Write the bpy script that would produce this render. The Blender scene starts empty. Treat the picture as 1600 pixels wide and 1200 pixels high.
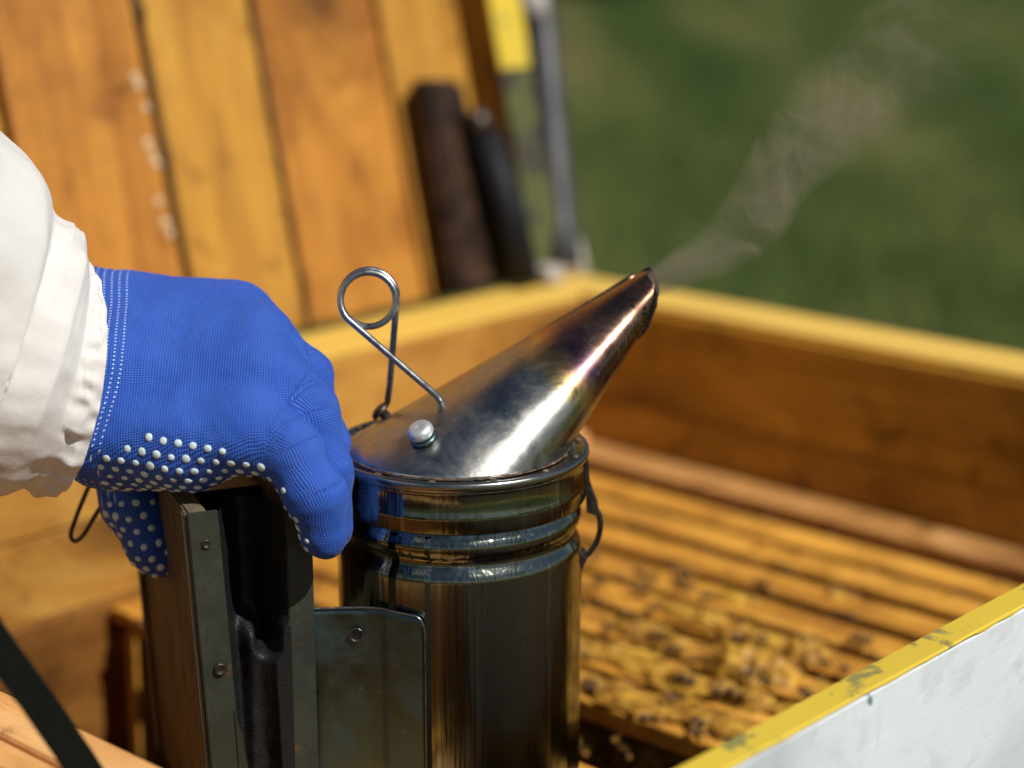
import bpy, bmesh, math, random
import numpy as np
from mathutils import Vector, Matrix, noise

random.seed(7); RNG = np.random.default_rng(7)
S = bpy.context.scene
R = math.radians
ZC = 1.25                                   # height of the lens above the grass

# ------------------------------------------------------------------ camera
cam_d = bpy.data.cameras.new('camera'); cam = bpy.data.objects.new('camera', cam_d)
S.collection.objects.link(cam); S.camera = cam
cam.location = (0, 0, ZC); cam.rotation_euler = (R(90 - 14.9), 0, 0)
cam_d.sensor_width = 36; cam_d.lens = 70.02; cam_d.clip_start = 0.02; cam_d.clip_end = 600
cam_d.dof.use_dof = True; cam_d.dof.focus_distance = 0.775; cam_d.dof.aperture_fstop = 3.9
cam_d.dof.aperture_blades = 9

# ------------------------------------------------------------------ sky, sun, exposure
SUN_AZ = R(-41)            # direction towards the sun in the ground plane
SUN_EL = R(48)
w = bpy.data.worlds.new('World'); S.world = w; w.use_nodes = True
nt = w.node_tree; bg = nt.nodes['Background']
sky = nt.nodes.new('ShaderNodeTexSky'); sky.sky_type = 'NISHITA'; sky.sun_disc = False
sky.sun_elevation = SUN_EL; sky.sun_rotation = math.pi / 2 - SUN_AZ
sky.air_density = 1.0; sky.dust_density = 0.8
nt.links.new(sky.outputs[0], bg.inputs[0]); bg.inputs[1].default_value = 0.05
sun_d = bpy.data.lights.new('sun', 'SUN'); sun = bpy.data.objects.new('sun', sun_d)
S.collection.objects.link(sun); sun_d.energy = 4.6; sun_d.angle = R(0.53); sun_d.color = (1, 0.955, 0.88)
sd = Vector((math.cos(SUN_AZ) * math.cos(SUN_EL), math.sin(SUN_AZ) * math.cos(SUN_EL), math.sin(SUN_EL)))
sun.rotation_euler = sd.to_track_quat('Z', 'Y').to_euler()
sun.location = (2, -2, 4)
S.view_settings.view_transform = 'Standard'; S.view_settings.look = 'None'
S.view_settings.exposure = 0; S.view_settings.gamma = 1
S.cycles.use_denoising = True
S.cycles.volume_step_rate = 0.12; S.cycles.volume_max_steps = 256
S.cycles.max_bounces = 8; S.cycles.volume_bounces = 0
S.cycles.sample_clamp_indirect = 6

# ------------------------------------------------------------------ geometry helpers
TH = R(14.9); EYE = Vector((0, 0, ZC))
FW = Vector((0, math.cos(TH), -math.sin(TH))); UP = Vector((0, math.sin(TH), math.cos(TH)))
def pt(px, py, Y):
    """a point of the place: photo direction (px, py) met with the vertical plane y = Y"""
    r = FW * 3112 + Vector((px - 800, 0, 0)) - UP * (py - 600)
    r = r * (Y / r.y)
    return Vector((r.x, r.y, r.z + ZC))
COL = S.collection
def empty(name, loc, rz=0):
    o = bpy.data.objects.new(name, None); COL.objects.link(o); o.location = loc
    o.rotation_euler = (0, 0, rz); o.empty_display_size = 0.02; return o
def tag(o, label=None, cat=None, group=None, kind=None):
    if label: o['label'] = label
    if cat: o['category'] = cat
    if group: o['group'] = group
    if kind: o['kind'] = kind
    return o
def obj(name, me, mat=None, parent=None, smooth=False, world=False):
    """link mesh (or bmesh); world=True: its coordinates are world ones, moved into the parent's frame"""
    if isinstance(me, bmesh.types.BMesh):
        m = bpy.data.meshes.new(name); me.to_mesh(m); me.free(); me = m
    o = bpy.data.objects.new(name, me); COL.objects.link(o)
    if mat and not me.materials: me.materials.append(mat)
    if smooth: me.shade_smooth()
    if parent:
        o.parent = parent
        if world:
            chain = Matrix.Identity(4); p = parent
            while p:
                chain = (Matrix.LocRotScale(p.location, p.rotation_euler, None)) @ chain; p = p.parent
            me.transform(chain.inverted())
    elif world:
        c = sum((v.co for v in me.vertices), Vector()) / max(1, len(me.vertices))
        me.transform(Matrix.Translation(-c)); o.location = c
    return o
def mesh_np(name, V, Fq, smooth=True):
    V = np.asarray(V, np.float32); Fq = np.asarray(Fq, np.int32); n = Fq.shape[1]
    me = bpy.data.meshes.new(name); me.vertices.add(len(V)); me.vertices.foreach_set('co', V.ravel())
    me.loops.add(Fq.size); me.loops.foreach_set('vertex_index', Fq.ravel())
    me.polygons.add(len(Fq)); me.polygons.foreach_set('loop_start', np.arange(len(Fq), dtype=np.int32) * n)
    me.polygons.foreach_set('loop_total', np.full(len(Fq), n, np.int32))
    me.update(calc_edges=True); me.validate()
    if smooth: me.shade_smooth()
    return me
def add_box(bm, c0, c1, bevel=0.0, M=None):
    r = bmesh.ops.create_cube(bm, size=1)
    vs = r['verts']
    for v in vs:
        v.co = Vector([c0[i] + (v.co[i] + .5) * (c1[i] - c0[i]) for i in range(3)])
    if bevel:
        es = list({e for v in vs for e in v.link_edges})
        out = bmesh.ops.bevel(bm, geom=es, offset=bevel, segments=2, affect='EDGES', profile=.5)
        vs = list({v for f in out['faces'] for v in f.verts} | {v for v in vs if v.is_valid})
        allv = set(vs)
        for v in list(allv):
            for e in v.link_edges: allv.update(e.verts)
        vs = list(allv)
    if M is not None:
        for v in vs: v.co = M @ v.co
    return bm
def box(c0, c1, bevel=0.0015):
    return add_box(bmesh.new(), c0, c1, bevel)
def prism(poly, z0, z1, bevel=0.0):
    """poly: list of (x, y); extruded from z0 to z1"""
    bm = bmesh.new(); n = len(poly)
    a = [bm.verts.new((p[0], p[1], z0)) for p in poly]; b = [bm.verts.new((p[0], p[1], z1)) for p in poly]
    bm.faces.new(a[::-1]); bm.faces.new(b)
    for i in range(n): bm.faces.new((a[i], a[(i + 1) % n], b[(i + 1) % n], b[i]))
    bmesh.ops.recalc_face_normals(bm, faces=bm.faces)
    if bevel: bmesh.ops.bevel(bm, geom=list(bm.edges), offset=bevel, segments=2, affect='EDGES')
    return bm
def hexa(p):
    """solid from 8 corners: 4 of one end, 4 of the other"""
    bm = bmesh.new(); v = [bm.verts.new(q) for q in p]
    for f in ((0,1,2,3),(7,6,5,4),(0,4,5,1),(1,5,6,2),(2,6,7,3),(3,7,4,0)): bm.faces.new([v[i] for i in f])
    bmesh.ops.recalc_face_normals(bm, faces=bm.faces); return bm
def tube(path, rad, seg=12, cap=True, bm=None):
    bm = bm or bmesh.new(); P = [Vector(p) for p in path]; n = len(P)
    rads = rad if isinstance(rad, (list, tuple)) else [rad] * n
    t0 = (P[1] - P[0]).normalized(); nrm = t0.orthogonal().normalized(); rings = []
    for i in range(n):
        t = (P[min(i + 1, n - 1)] - P[max(i - 1, 0)]).normalized()
        nrm = (nrm - t * nrm.dot(t)).normalized(); b = t.cross(nrm)
        rings.append([bm.verts.new(P[i] + (nrm * math.cos(k * 2 * math.pi / seg) + b * math.sin(k * 2 * math.pi / seg)) * rads[i]) for k in range(seg)])
    for i in range(n - 1):
        for k in range(seg):
            bm.faces.new((rings[i][k], rings[i][(k + 1) % seg], rings[i + 1][(k + 1) % seg], rings[i + 1][k]))
    if cap: bm.faces.new(rings[0][::-1]); bm.faces.new(rings[-1])
    return bm
def lathe(prof, seg=96, centre=(0, 0), close=False):
    bm = bmesh.new(); rings = []
    for r, z in prof:
        rings.append([bm.verts.new((centre[0] + r * math.cos(k * 2 * math.pi / seg), centre[1] + r * math.sin(k * 2 * math.pi / seg), z)) for k in range(seg)])
    m = len(rings)
    for i in range(m - 1 if not close else m):
        a, b = rings[i], rings[(i + 1) % m]
        for k in range(seg): bm.faces.new((a[k], a[(k + 1) % seg], b[(k + 1) % seg], b[k]))
    return bm
def spline(pts, n=8):
    """Catmull-Rom through points"""
    P = [Vector(p) for p in pts]; P = [2 * P[0] - P[1]] + P + [2 * P[-1] - P[-2]]; out = []
    for i in range(1, len(P) - 2):
        for k in range(n):
            t = k / n; a, b, c, d = P[i - 1], P[i], P[i + 1], P[i + 2]
            out.append(.5 * ((2 * b) + (c - a) * t + (2 * a - 5 * b + 4 * c - d) * t * t + (3 * b - a - 3 * c + d) * t ** 3))
    out.append(P[-2]); return out
def surface_nets(F, org, h):
    ins = F < 0; nx, ny, nz = F.shape
    cnt = np.zeros((nx - 1, ny - 1, nz - 1), np.float32); acc = np.zeros(cnt.shape + (3,), np.float32)
    cx, cy, cz = nx - 1, ny - 1, nz - 1
    for ax in range(3):
        oth = [a for a in range(3) if a != ax]
        for i in (0, 1):
            for j in (0, 1):
                o0 = [0, 0, 0]; o0[oth[0]] = i; o0[oth[1]] = j
                o1 = list(o0); o1[ax] = 1
                A = F[o0[0]:o0[0] + cx, o0[1]:o0[1] + cy, o0[2]:o0[2] + cz]; B = F[o1[0]:o1[0] + cx, o1[1]:o1[1] + cy, o1[2]:o1[2] + cz]
                m = (A < 0) != (B < 0); t = np.where(m, A / np.where(m, A - B, 1), 0)
                cnt += m
                for a in range(3): acc[..., a] += np.where(m, (t if a == ax else o0[a]), 0)
    act = cnt > 0; idx = -np.ones(cnt.shape, np.int64); idx[act] = np.arange(act.sum())
    g = np.argwhere(act); V = (g + acc[act] / cnt[act][:, None]) * h + np.asarray(org)
    Q = []
    for ax in range(3):
        o = [a for a in range(3) if a != ax]
        sl0 = [slice(None)] * 3; sl1 = [slice(None)] * 3; sl0[ax] = slice(0, -1); sl1[ax] = slice(1, None)
        a_, b_ = ins[tuple(sl0)], ins[tuple(sl1)]; ed = np.argwhere(a_ != b_)
        ok = (ed[:, o[0]] > 0) & (ed[:, o[1]] > 0) & (ed[:, o[0]] < F.shape[o[0]] - 1) & (ed[:, o[1]] < F.shape[o[1]] - 1); ed = ed[ok]
        def cell(du, dv):
            e = ed.copy(); e[:, o[0]] += du; e[:, o[1]] += dv; return idx[e[:, 0], e[:, 1], e[:, 2]]
        q = np.stack([cell(-1, -1), cell(0, -1), cell(0, 0), cell(-1, 0)], 1)
        flip = a_[ed[:, 0], ed[:, 1], ed[:, 2]]
        if ax == 1: flip = ~flip
        q[~flip] = q[~flip][:, ::-1]; Q.append(q)
    return V, np.concatenate(Q)

# ------------------------------------------------------------------ material helpers
class N:
    def __init__(s, name, rough=.5, metal=0., col=(.5, .5, .5), spec=None):
        s.m = bpy.data.materials.new(name); s.m.use_nodes = True; s.t = s.m.node_tree
        s.b = s.t.nodes['Principled BSDF']; s.b.inputs['Roughness'].default_value = rough
        s.b.inputs['Metallic'].default_value = metal; s.b.inputs['Base Color'].default_value = (*col, 1)
        if spec is not None: s.b.inputs['Specular IOR Level'].default_value = spec
        s.out = s.t.nodes['Material Output']
    def n(s, typ, **kw):
        x = s.t.nodes.new(typ)
        for k, v in kw.items(): setattr(x, k, v)
        return x
    def l(s, a, b): s.t.links.new(a, b)
    def set(s, sock, v):
        if isinstance(v, bpy.types.NodeSocket): s.l(v, sock)
        elif isinstance(v, tuple) and len(v) == 3 and sock.type == 'RGBA': sock.default_value = (*v, 1)
        else: sock.default_value = v
    def coord(s, scale=(1, 1, 1), kind='Object', rot=(0, 0, 0), loc=(0, 0, 0)):
        c = s.n('ShaderNodeTexCoord'); m = s.n('ShaderNodeMapping'); s.l(c.outputs[kind], m.inputs[0])
        m.inputs['Scale'].default_value = scale; m.inputs['Rotation'].default_value = rot; m.inputs['Location'].default_value = loc
        return m.outputs[0]
    def rnd(s, vec, k=7.0):
        """shift a texture by the object's own random number, so alike pieces differ"""
        i = s.n('ShaderNodeObjectInfo'); mu = s.n('ShaderNodeMath', operation='MULTIPLY'); s.l(i.outputs['Random'], mu.inputs[0]); mu.inputs[1].default_value = k
        v = s.n('ShaderNodeVectorMath', operation='ADD'); s.l(vec, v.inputs[0]); s.l(mu.outputs[0], v.inputs[1]); return v.outputs[0]
    def noise(s, vec, scale, detail=4, rough=.55, dist=0.):
        x = s.n('ShaderNodeTexNoise'); s.l(vec, x.inputs['Vector']); x.inputs['Scale'].default_value = scale
        x.inputs['Detail'].default_value = detail; x.inputs['Roughness'].default_value = rough; x.inputs['Distortion'].default_value = dist
        return x.outputs[0]
    def ramp(s, fac, stops):
        x = s.n('ShaderNodeValToRGB'); s.set(x.inputs[0], fac); e = x.color_ramp.elements
        while len(e) < len(stops): e.new(.5)
        for i, (p, c) in enumerate(stops):
            e[i].position = p; e[i].color = (c, c, c, 1) if isinstance(c, (int, float)) else (*c, 1)
        return x.outputs[0]
    def mix(s, fac, a, b, mode='MIX'):
        x = s.n('ShaderNodeMix', data_type='RGBA', blend_type=mode); s.set(x.inputs[0], fac); s.set(x.inputs[6], a); s.set(x.inputs[7], b); return x.outputs[2]
    def math(s, op, a, b=0., c=0., clamp=False):
        x = s.n('ShaderNodeMath', operation=op); x.use_clamp = clamp; s.set(x.inputs[0], a); s.set(x.inputs[1], b); s.set(x.inputs[2], c); return x.outputs[0]
    def bump(s, h, strength=.3, dist=.001, prev=None):
        x = s.n('ShaderNodeBump'); x.inputs['Strength'].default_value = strength; x.inputs['Distance'].default_value = dist; s.l(h, x.inputs['Height'])
        if prev: s.l(prev, x.inputs['Normal'])
        s.l(x.outputs[0], s.b.inputs['Normal']); return x.outputs[0]
    def col(s, v): s.set(s.b.inputs['Base Color'], v)
    def rough(s, v): s.set(s.b.inputs['Roughness'], v)

def wood(name, light, mid, dark, axis=0, scale=1., rough=.5, gloss=.35, knots=True):
    """grain runs along the object's axis"""
    m = N(name, rough, spec=gloss); k = [16., 16., 16.]; k[axis] = 1.0
    kk = [5., 5., 5.]; kk[axis] = 2.2
    vo = m.n('ShaderNodeTexVoronoi'); m.l(m.rnd(m.coord(tuple(kk)), 5), vo.inputs[0]); vo.inputs['Scale'].default_value = 1.5
    kd = vo.outputs['Distance']
    # the grain swings round the knots
    base = m.rnd(m.coord(tuple(q * scale for q in k)))
    sw = m.n('ShaderNodeVectorMath', operation='ADD'); m.l(base, sw.inputs[0]); m.l(m.math('MULTIPLY', m.ramp(kd, [(0., 1.), (.45, 0.)]), 1.3 if knots else 0.), sw.inputs[1]); v = sw.outputs[0]
    big = m.noise(v, 2.0, 6, .62, .7); fine = m.noise(v, 9, 6, .68, .3); lines = m.noise(v, 26, 3, .6)
    v2 = m.rnd(m.coord((4, 4, 4)), 3); blot = m.noise(v2, 3.2 * scale, 4, .6); stain = m.noise(v2, 8 * scale, 5, .7, .5)
    c = m.ramp(big, [(.32, dark), (.45, mid), (.62, light)])
    c = m.mix(.35, c, m.ramp(fine, [(.32, tuple(q * .8 for q in mid)), (.65, light)]))
    c = m.mix(m.ramp(lines, [(.56, .0), (.66, .45)]), c, dark)
    c = m.mix(m.ramp(blot, [(.44, .0), (.70, .7)]), c, dark)
    c = m.mix(m.ramp(stain, [(.57, .0), (.68, .75)]), c, tuple(q * .45 for q in dark))
    if knots:
        c = m.mix(m.ramp(kd, [(.07, .9), (.15, .7), (.18, .35), (.34, .0)]), c, tuple(q * .4 for q in dark))
    m.col(c); m.bump(fine, .3, .0008); m.rough(m.ramp(fine, [(.3, rough + .12), (.7, rough - .08)]))
    return m.m

M = {}
M['wood_amber'] = wood('amber_wood', (.68, .36, .075), (.58, .28, .045), (.30, .11, .014), 0)
M['dark_brown'] = wood('dark_brown_wood', (.34, .15, .030), (.22, .085, .015), (.07, .024, .005), 0)
M['plank_gold'] = wood('golden_plank', (.60, .32, .050), (.48, .225, .028), (.24, .09, .012), 2)
M['plank_orange'] = wood('orange_plank', (.58, .26, .040), (.44, .175, .022), (.20, .062, .008), 2)
M['wood_wall_x'] = wood('hive_wall_wood_lengthwise', (.58, .32, .072), (.47, .22, .038), (.26, .10, .015), 0, .7)
M['wood_wall_y'] = wood('hive_wall_wood_crosswise', (.56, .31, .042), (.40, .20, .022), (.15, .064, .008), 1, .7)
M['frame_wood'] = wood('frame_bar_wood', (.80, .42, .070), (.62, .28, .034), (.20, .075, .010), 1, 1.3)
M['frame_pale'] = wood('pale_frame_bar_wood', (.80, .46, .20), (.74, .38, .13), (.46, .20, .05), 1, 1.3)
M['bellows_wood'] = wood('weathered_bellows_wood', (.17, .135, .085), (.115, .09, .055), (.045, .034, .022), 2, 2.2, .7, knots=False)
M['ledge_wood'] = wood('ledge_wood', (.62, .34, .13), (.52, .26, .08), (.30, .13, .03), 1, .8)

def paint(name, base, under, amt=.62, spots=None):
    m = N(name, .45, spec=.4); v = m.coord((1, 1, 1))
    a = m.noise(v, 28, 6, .7, .4); b = m.noise(v, 7, 4, .6)
    c = m.mix(m.ramp(b, [(.35, .0), (.75, .35)]), base, tuple(q * .72 for q in base))
    c = m.mix(m.ramp(a, [(amt, .0), (amt + .05, 1.)]), c, under)
    if spots:
        s = m.noise(m.coord((1, 1, .45)), 42, 2, .5); c = m.mix(m.ramp(s, [(.74, .0), (.77, .85)]), c, spots)
    m.col(c); m.bump(a, .25, .0008); return m
M['yellow'] = paint('worn_yellow_paint', (.70, .51, .050), (.26, .23, .07), .54, (.13, .15, .07)).m
M['yellow_far'] = paint('sun_faded_yellow_paint', (.80, .52, .10), (.46, .27, .06), .66).m
M['olive'] = paint('mottled_olive', (.10, .105, .035), (.05, .045, .035), .50, (.26, .26, .28)).m
M['cap'] = paint('dull_white_plastic', (.42, .39, .35), (.3, .28, .25), .7).m
m = N('worn_white_paint', .5, spec=.35); v = m.coord()
a = m.noise(m.coord((1, 1, .5)), 5, 5, .6, .8); b = m.noise(v, 26, 6, .7, .6); d = m.noise(m.coord((1, 1, .35)), 34, 3); e = m.noise(m.coord((1, 1, .6), loc=(.37, .1, 0)), 60, 2)
c = m.mix(m.ramp(a, [(.36, 0.), (.68, 1.)]), (.72, .76, .80), (.44, .475, .52)); c = m.mix(m.ramp(b, [(.50, 0.), (.72, .7)]), c, (.46, .48, .50)); gr = m.noise(m.coord((1, 40, 40)), 4, 5, .7); c = m.mix(m.ramp(gr, [(.5, 0.), (.75, .14)]), c, (.40, .42, .44))
c = m.mix(m.ramp(d, [(.72, 0.), (.76, .8)]), c, (.50, .42, .24)); c = m.mix(m.ramp(e, [(.735, 0.), (.76, .9)]), c, (.08, .17, .15)); m.col(c); h = m.bump(b, .3, .001); m.bump(gr, .18, .0010, h); M['white'] = m.m

def steel(name, col=(.52, .53, .53), rough=.16, tint=None, streak=(1, 1, .05), smudge=.5):
    m = N(name, rough, 1.0, col); v = m.coord((1, 1, 1))
    sm = m.noise(v, 55, 5, .65, .5); fine = m.noise(m.coord(tuple(q * 600 for q in streak)), 1, 3, .7)
    spk = m.noise(v, 620, 2, .5); big = m.noise(v, 22, 3)
    c = m.mix(m.ramp(sm, [(.45, .0), (.8, smudge)]), col, tuple(q * .55 for q in (col[0] * 1.05, col[1], col[2] * .8)))
    c = m.mix(m.ramp(spk, [(.73, .0), (.76, .7)]), c, (.62, .56, .45))
    m.c0 = c; m.col(c)
    r = m.math('ADD', m.ramp(sm, [(.35, rough * .75), (.75, rough * 1.9)]), m.ramp(fine, [(.3, .0), (.8, .05)]))
    m.rough(r); h = m.bump(big, .16, .0022); m.bump(fine, .05, .0003, h); return m
m = steel('stained_steel_painted_glints', (.21, .235, .205), .13); st_ = m.noise(m.coord((1, 1, .025)), 75, 4, .6); pass
bn = m.b.inputs['Normal'].links[0].from_socket; m.bump(st_, .45, .0030, bn); glint_streaks = m.noise(m.coord((1, 1, .02)), 85, 4, .65); m.col(m.mix(m.ramp(glint_streaks, [(.54, 0.), (.66, .85)]), m.c0, (.55, .60, .58))); M['steel'] = m.m  # pale vertical sun glints painted into the base colour
m = steel('sooty_skylit_rim_steel', (.33, .335, .31), .20, smudge=1.); M['capsteel'] = m.m  # paler than the lid side: sky light put into the colour, under sooty smudges
m = N('rusty_weld', .8, .3); a = m.noise(m.coord(), 260, 4); m.col(m.ramp(a, [(.35, (.035, .025, .02)), (.55, (.16, .10, .06)), (.7, (.30, .26, .22))])); m.bump(a, .6, .0006); M['weld'] = m.m
M['galv'] = steel('scuffed_galvanised_sheet', (.12, .19, .20), .34, smudge=.5).m
# lid cone: heat has tinted the steel towards the tip
m = steel('heat_tinted_steel', (.37, .38, .36), .26, smudge=.8)
TIP = pt(1020, 462, .790)
g = m.n('ShaderNodeNewGeometry'); dd = m.n('ShaderNodeVectorMath', operation='DISTANCE'); m.l(g.outputs['Position'], dd.inputs[0]); dd.inputs[1].default_value = TIP
wob = m.noise(m.coord((1, 1, 1)), 38, 4)
dist = m.math('ADD', dd.outputs['Value'], m.math('MULTIPLY', m.math('SUBTRACT', wob, .5), .020))
tint = m.ramp(m.math('MULTIPLY', dist, 10), [(.0, (.05, .035, .03)), (.10, (.26, .15, .10)), (.30, (.20, .12, .09)), (.40, (.16, .085, .12)), (.47, (.42, .26, .12)), (.53, (.55, .44, .20)), (.58, (.38, .39, .35)), (.70, (.38, .385, .365))])
c = m.mix(m.ramp(m.noise(m.coord((1, 1, 1)), 60, 5, .7), [(.48, .0), (.75, .6)]), tint, (.15, .13, .11)); rv = m.n('ShaderNodeVectorMath', operation='DISTANCE'); m.l(g.outputs['Position'], rv.inputs[0]); rv.inputs[1].default_value = pt(660, 690, .742); rr_ = m.math('ADD', rv.outputs['Value'], m.math('MULTIPLY', wob, .006)); c = m.mix(m.ramp(m.math('MULTIPLY', rr_, 30), [(.28, .75), (.42, .0)]), c, (.16, .10, .055))
sc = m.noise(m.coord((900, 900, 60), rot=(.5, .7, .2)), 1, 2, .5)
c = m.mix(m.ramp(sc, [(.68, .0), (.72, .6)]), c, (.75, .74, .70)); m.col(c); M['cone'] = m.m
m = N('soot_crust', .9); a = m.noise(m.coord(), 700, 4); m.col(m.ramp(a, [(.35, (.010, .008, .007)), (.7, (.06, .045, .035))])); m.bump(a, .8, .001); M['soot'] = m.m
m = N('wire_steel', .28, 1.0, (.30, .32, .34)); a = m.noise(m.coord(), 300, 4); m.rough(m.ramp(a, [(.3, .22), (.7, .45)])); M['wire'] = m.m
m = N('blackened_iron', .45, .85, (.07, .06, .055)); a = m.noise(m.coord(), 220, 4); m.col(m.ramp(a, [(.35, (.04, .036, .035)), (.7, (.13, .10, .08))])); M['iron'] = m.m
m = N('bright_rivet_metal', .50, .75, (.62, .64, .66)); a = m.noise(m.coord(), 400, 3); m.bump(a, .3, .0004); M['rivet'] = m.m
# tin edging of the bellows: grey green with rust pits
m = N('pitted_tin', .42, .55, (.20, .24, .20)); v = m.coord(); a = m.noise(v, 420, 4, .7); b = m.noise(v, 60, 4)
c = m.mix(m.ramp(b, [(.4, 0.), (.75, 1.)]), (.050, .060, .045), (.085, .095, .078)); c = m.mix(m.ramp(a, [(.60, 0.), (.66, .85)]), c, (.055, .035, .02)); c = m.mix(m.ramp(m.noise(v, 130, 3), [(.66, 0.), (.74, .6)]), c, (.22, .11, .035))
m.col(c); m.bump(a, .3, .0005); M['tin'] = m.m
m = N('black_leather', .55, spec=.35); vo = m.n('ShaderNodeTexVoronoi'); m.l(m.coord(), vo.inputs[0]); vo.inputs['Scale'].default_value = 900
m.col((.007, .007, .008)); h = m.bump(vo.outputs['Distance'], .35, .0006); m.bump(m.noise(m.coord(), 120, 4), .3, .001, h); M['leather'] = m.m
m = N('strap_webbing', .9, spec=.1); a = m.noise(m.coord(), 900, 3); m.col(m.ramp(a, [(.3, (.004, .005, .004)), (.7, (.010, .012, .009))])); m.bump(a, .7, .0008); M['strap'] = m.m
m = N('beeswax', .5, spec=.3); m.b.inputs['Subsurface Weight'].default_value = .15; m.b.inputs['Subsurface Radius'].default_value = (.004, .002, .001)
v = m.rnd(m.coord()); a = m.noise(v, 110, 4); b = m.noise(v, 30, 3)
m.col(m.mix(m.ramp(b, [(.4, 0.), (.65, 1.)]), m.ramp(a, [(.35, (.30, .14, .014)), (.65, (.62, .38, .05))]), m.ramp(a, [(.35, (.13, .055, .010)), (.65, (.52, .26, .04))]))); m.bump(a, .6, .002); M['wax'] = m.m
m = N('dark_comb', .6, spec=.3); v = m.coord(); vo = m.n('ShaderNodeTexVoronoi'); m.l(v, vo.inputs[0]); vo.inputs['Scale'].default_value = 200
m.col(m.mix(m.ramp(m.noise(v, 40, 4), [(.4, 0.), (.7, 1.)]), (.035, .018, .005), (.30, .16, .022))); m.bump(vo.outputs['Distance'], .9, .003); M['comb'] = m.m
m = N('propolis', .55); m.col((.13, .055, .013)); M['propolis'] = m.m
m = N('dark_propolis', .6, spec=.2); m.col((.022, .009, .004)); M['propolis_dark'] = m.m
m = N('pale_wax_fleck', .6); m.col((.62, .46, .28)); M['fleck'] = m.m
m = N('bee_body', .6); a = m.noise(m.coord((1, 0, 0)), 330, 0); m.col(m.ramp(a, [(.45, (.022, .012, .005)), (.57, (.34, .17, .03))])); m.b.inputs['Specular IOR Level'].default_value = .15; M['bee'] = m.m
m = N('bee_wing', .25); m.b.inputs['Alpha'].default_value = .14; m.col((.5, .42, .3)); M['wing'] = m.m
m = N('dark_tool_metal', .6, .0, (.05, .03, .022), spec=.2); a = m.noise(m.coord(), 60, 4); m.col(m.ramp(a, [(.4, (.018, .010, .007)), (.7, (.060, .032, .018))])); M['tool'] = m.m
m = N('black_rubber', .6, spec=.25, col=(.006, .007, .011)); M['rubber'] = m.m
m = N('grey_bar_metal', .5, .1, (.12, .125, .135)); a = m.noise(m.coord((1, 1, .2)), 60, 4); m.col(m.ramp(a, [(.4, (.030, .032, .038)), (.7, (.07, .07, .075))])); M['bar'] = m.m

# glove knit
m = N('blue_knit', .62, spec=.25); at = m.n('ShaderNodeAttribute', attribute_name='knit'); sp = m.n('ShaderNodeSeparateXYZ'); m.l(at.outputs['Vector'], sp.inputs[0])
wn = m.math('MULTIPLY', m.noise(m.coord(), 55, 3), .0045)
A_, B_ = sp.outputs[0], m.math('ADD', sp.outputs[1], wn)
rows = m.math('SINE', m.math('MULTIPLY', B_, 2 * math.pi / .00105)); sts = m.math('SINE', m.math('ADD', m.math('MULTIPLY', A_, 2 * math.pi / .0011), m.math('MULTIPLY', rows, .6)))
hgt = m.math('ADD', m.math('MULTIPLY', rows, .6), m.math('MULTIPLY', sts, .35))
hn = m.math('MULTIPLY_ADD', hgt, .5, .5, clamp=True)
big = m.noise(m.coord(), 45, 4)
c = m.mix(hn, (.012, .050, .30), (.034, .118, .55)); c = m.mix(m.ramp(big, [(.35, 0.), (.7, .35)]), c, (.045, .135, .55))
# rows of pale over-stitching at the cuff: sp.z is the distance from the cuff line
ds = m.math('SINE', m.math('MULTIPLY', sp.outputs[2], 2 * math.pi / .0030)); db = m.math('SINE', m.math('MULTIPLY', B_, 2 * math.pi / .0021))
st = m.math('MULTIPLY', m.ramp(ds, [(.55, 0.), (.8, 1.)]), m.ramp(db, [(.35, 0.), (.6, 1.)]))
zr = m.math('MULTIPLY', sp.outputs[2], 50); band = m.ramp(zr, [(.0, 1.), (.80, 1.), (.88, 0.)])
st = m.math('MULTIPLY', st, band); c = m.mix(m.math('MULTIPLY', st, .85), c, (.50, .62, .86)); m.col(c)
m.b.inputs['Sheen Weight'].default_value = .12; m.b.inputs['Sheen Roughness'].default_value = .4; m.b.inputs['Sheen Tint'].default_value = (.5, .65, 1, 1)
h = m.bump(hgt, .55, .0004); h = m.bump(m.noise(m.coord(), 900, 2), .25, .0005, h); m.bump(big, .25, .004, h); M['knit'] = m.m
m = N('dot_pvc', .45, col=(.60, .74, .78)); m.b.inputs['Subsurface Weight'].default_value = .1; m.b.inputs['Subsurface Radius'].default_value = (.001, .001, .001); M['dot'] = m.m
m = N('white_cotton', .9, spec=.15); v = m.coord(); a = m.noise(v, 1400, 3, .7); b = m.noise(v, 22, 4, .6)
st = m.noise(m.coord((1, 1, .5), loc=(.3, .1, 0)), 30, 3); c = m.mix(m.ramp(st, [(.58, 0.), (.78, .42)]), (.67, .655, .635), (.47, .35, .23)); m.col(c)
m.b.inputs['Sheen Weight'].default_value = .2; h = m.bump(a, .5, .0005); m.bump(b, .35, .004, h); M['cotton'] = m.m

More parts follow.
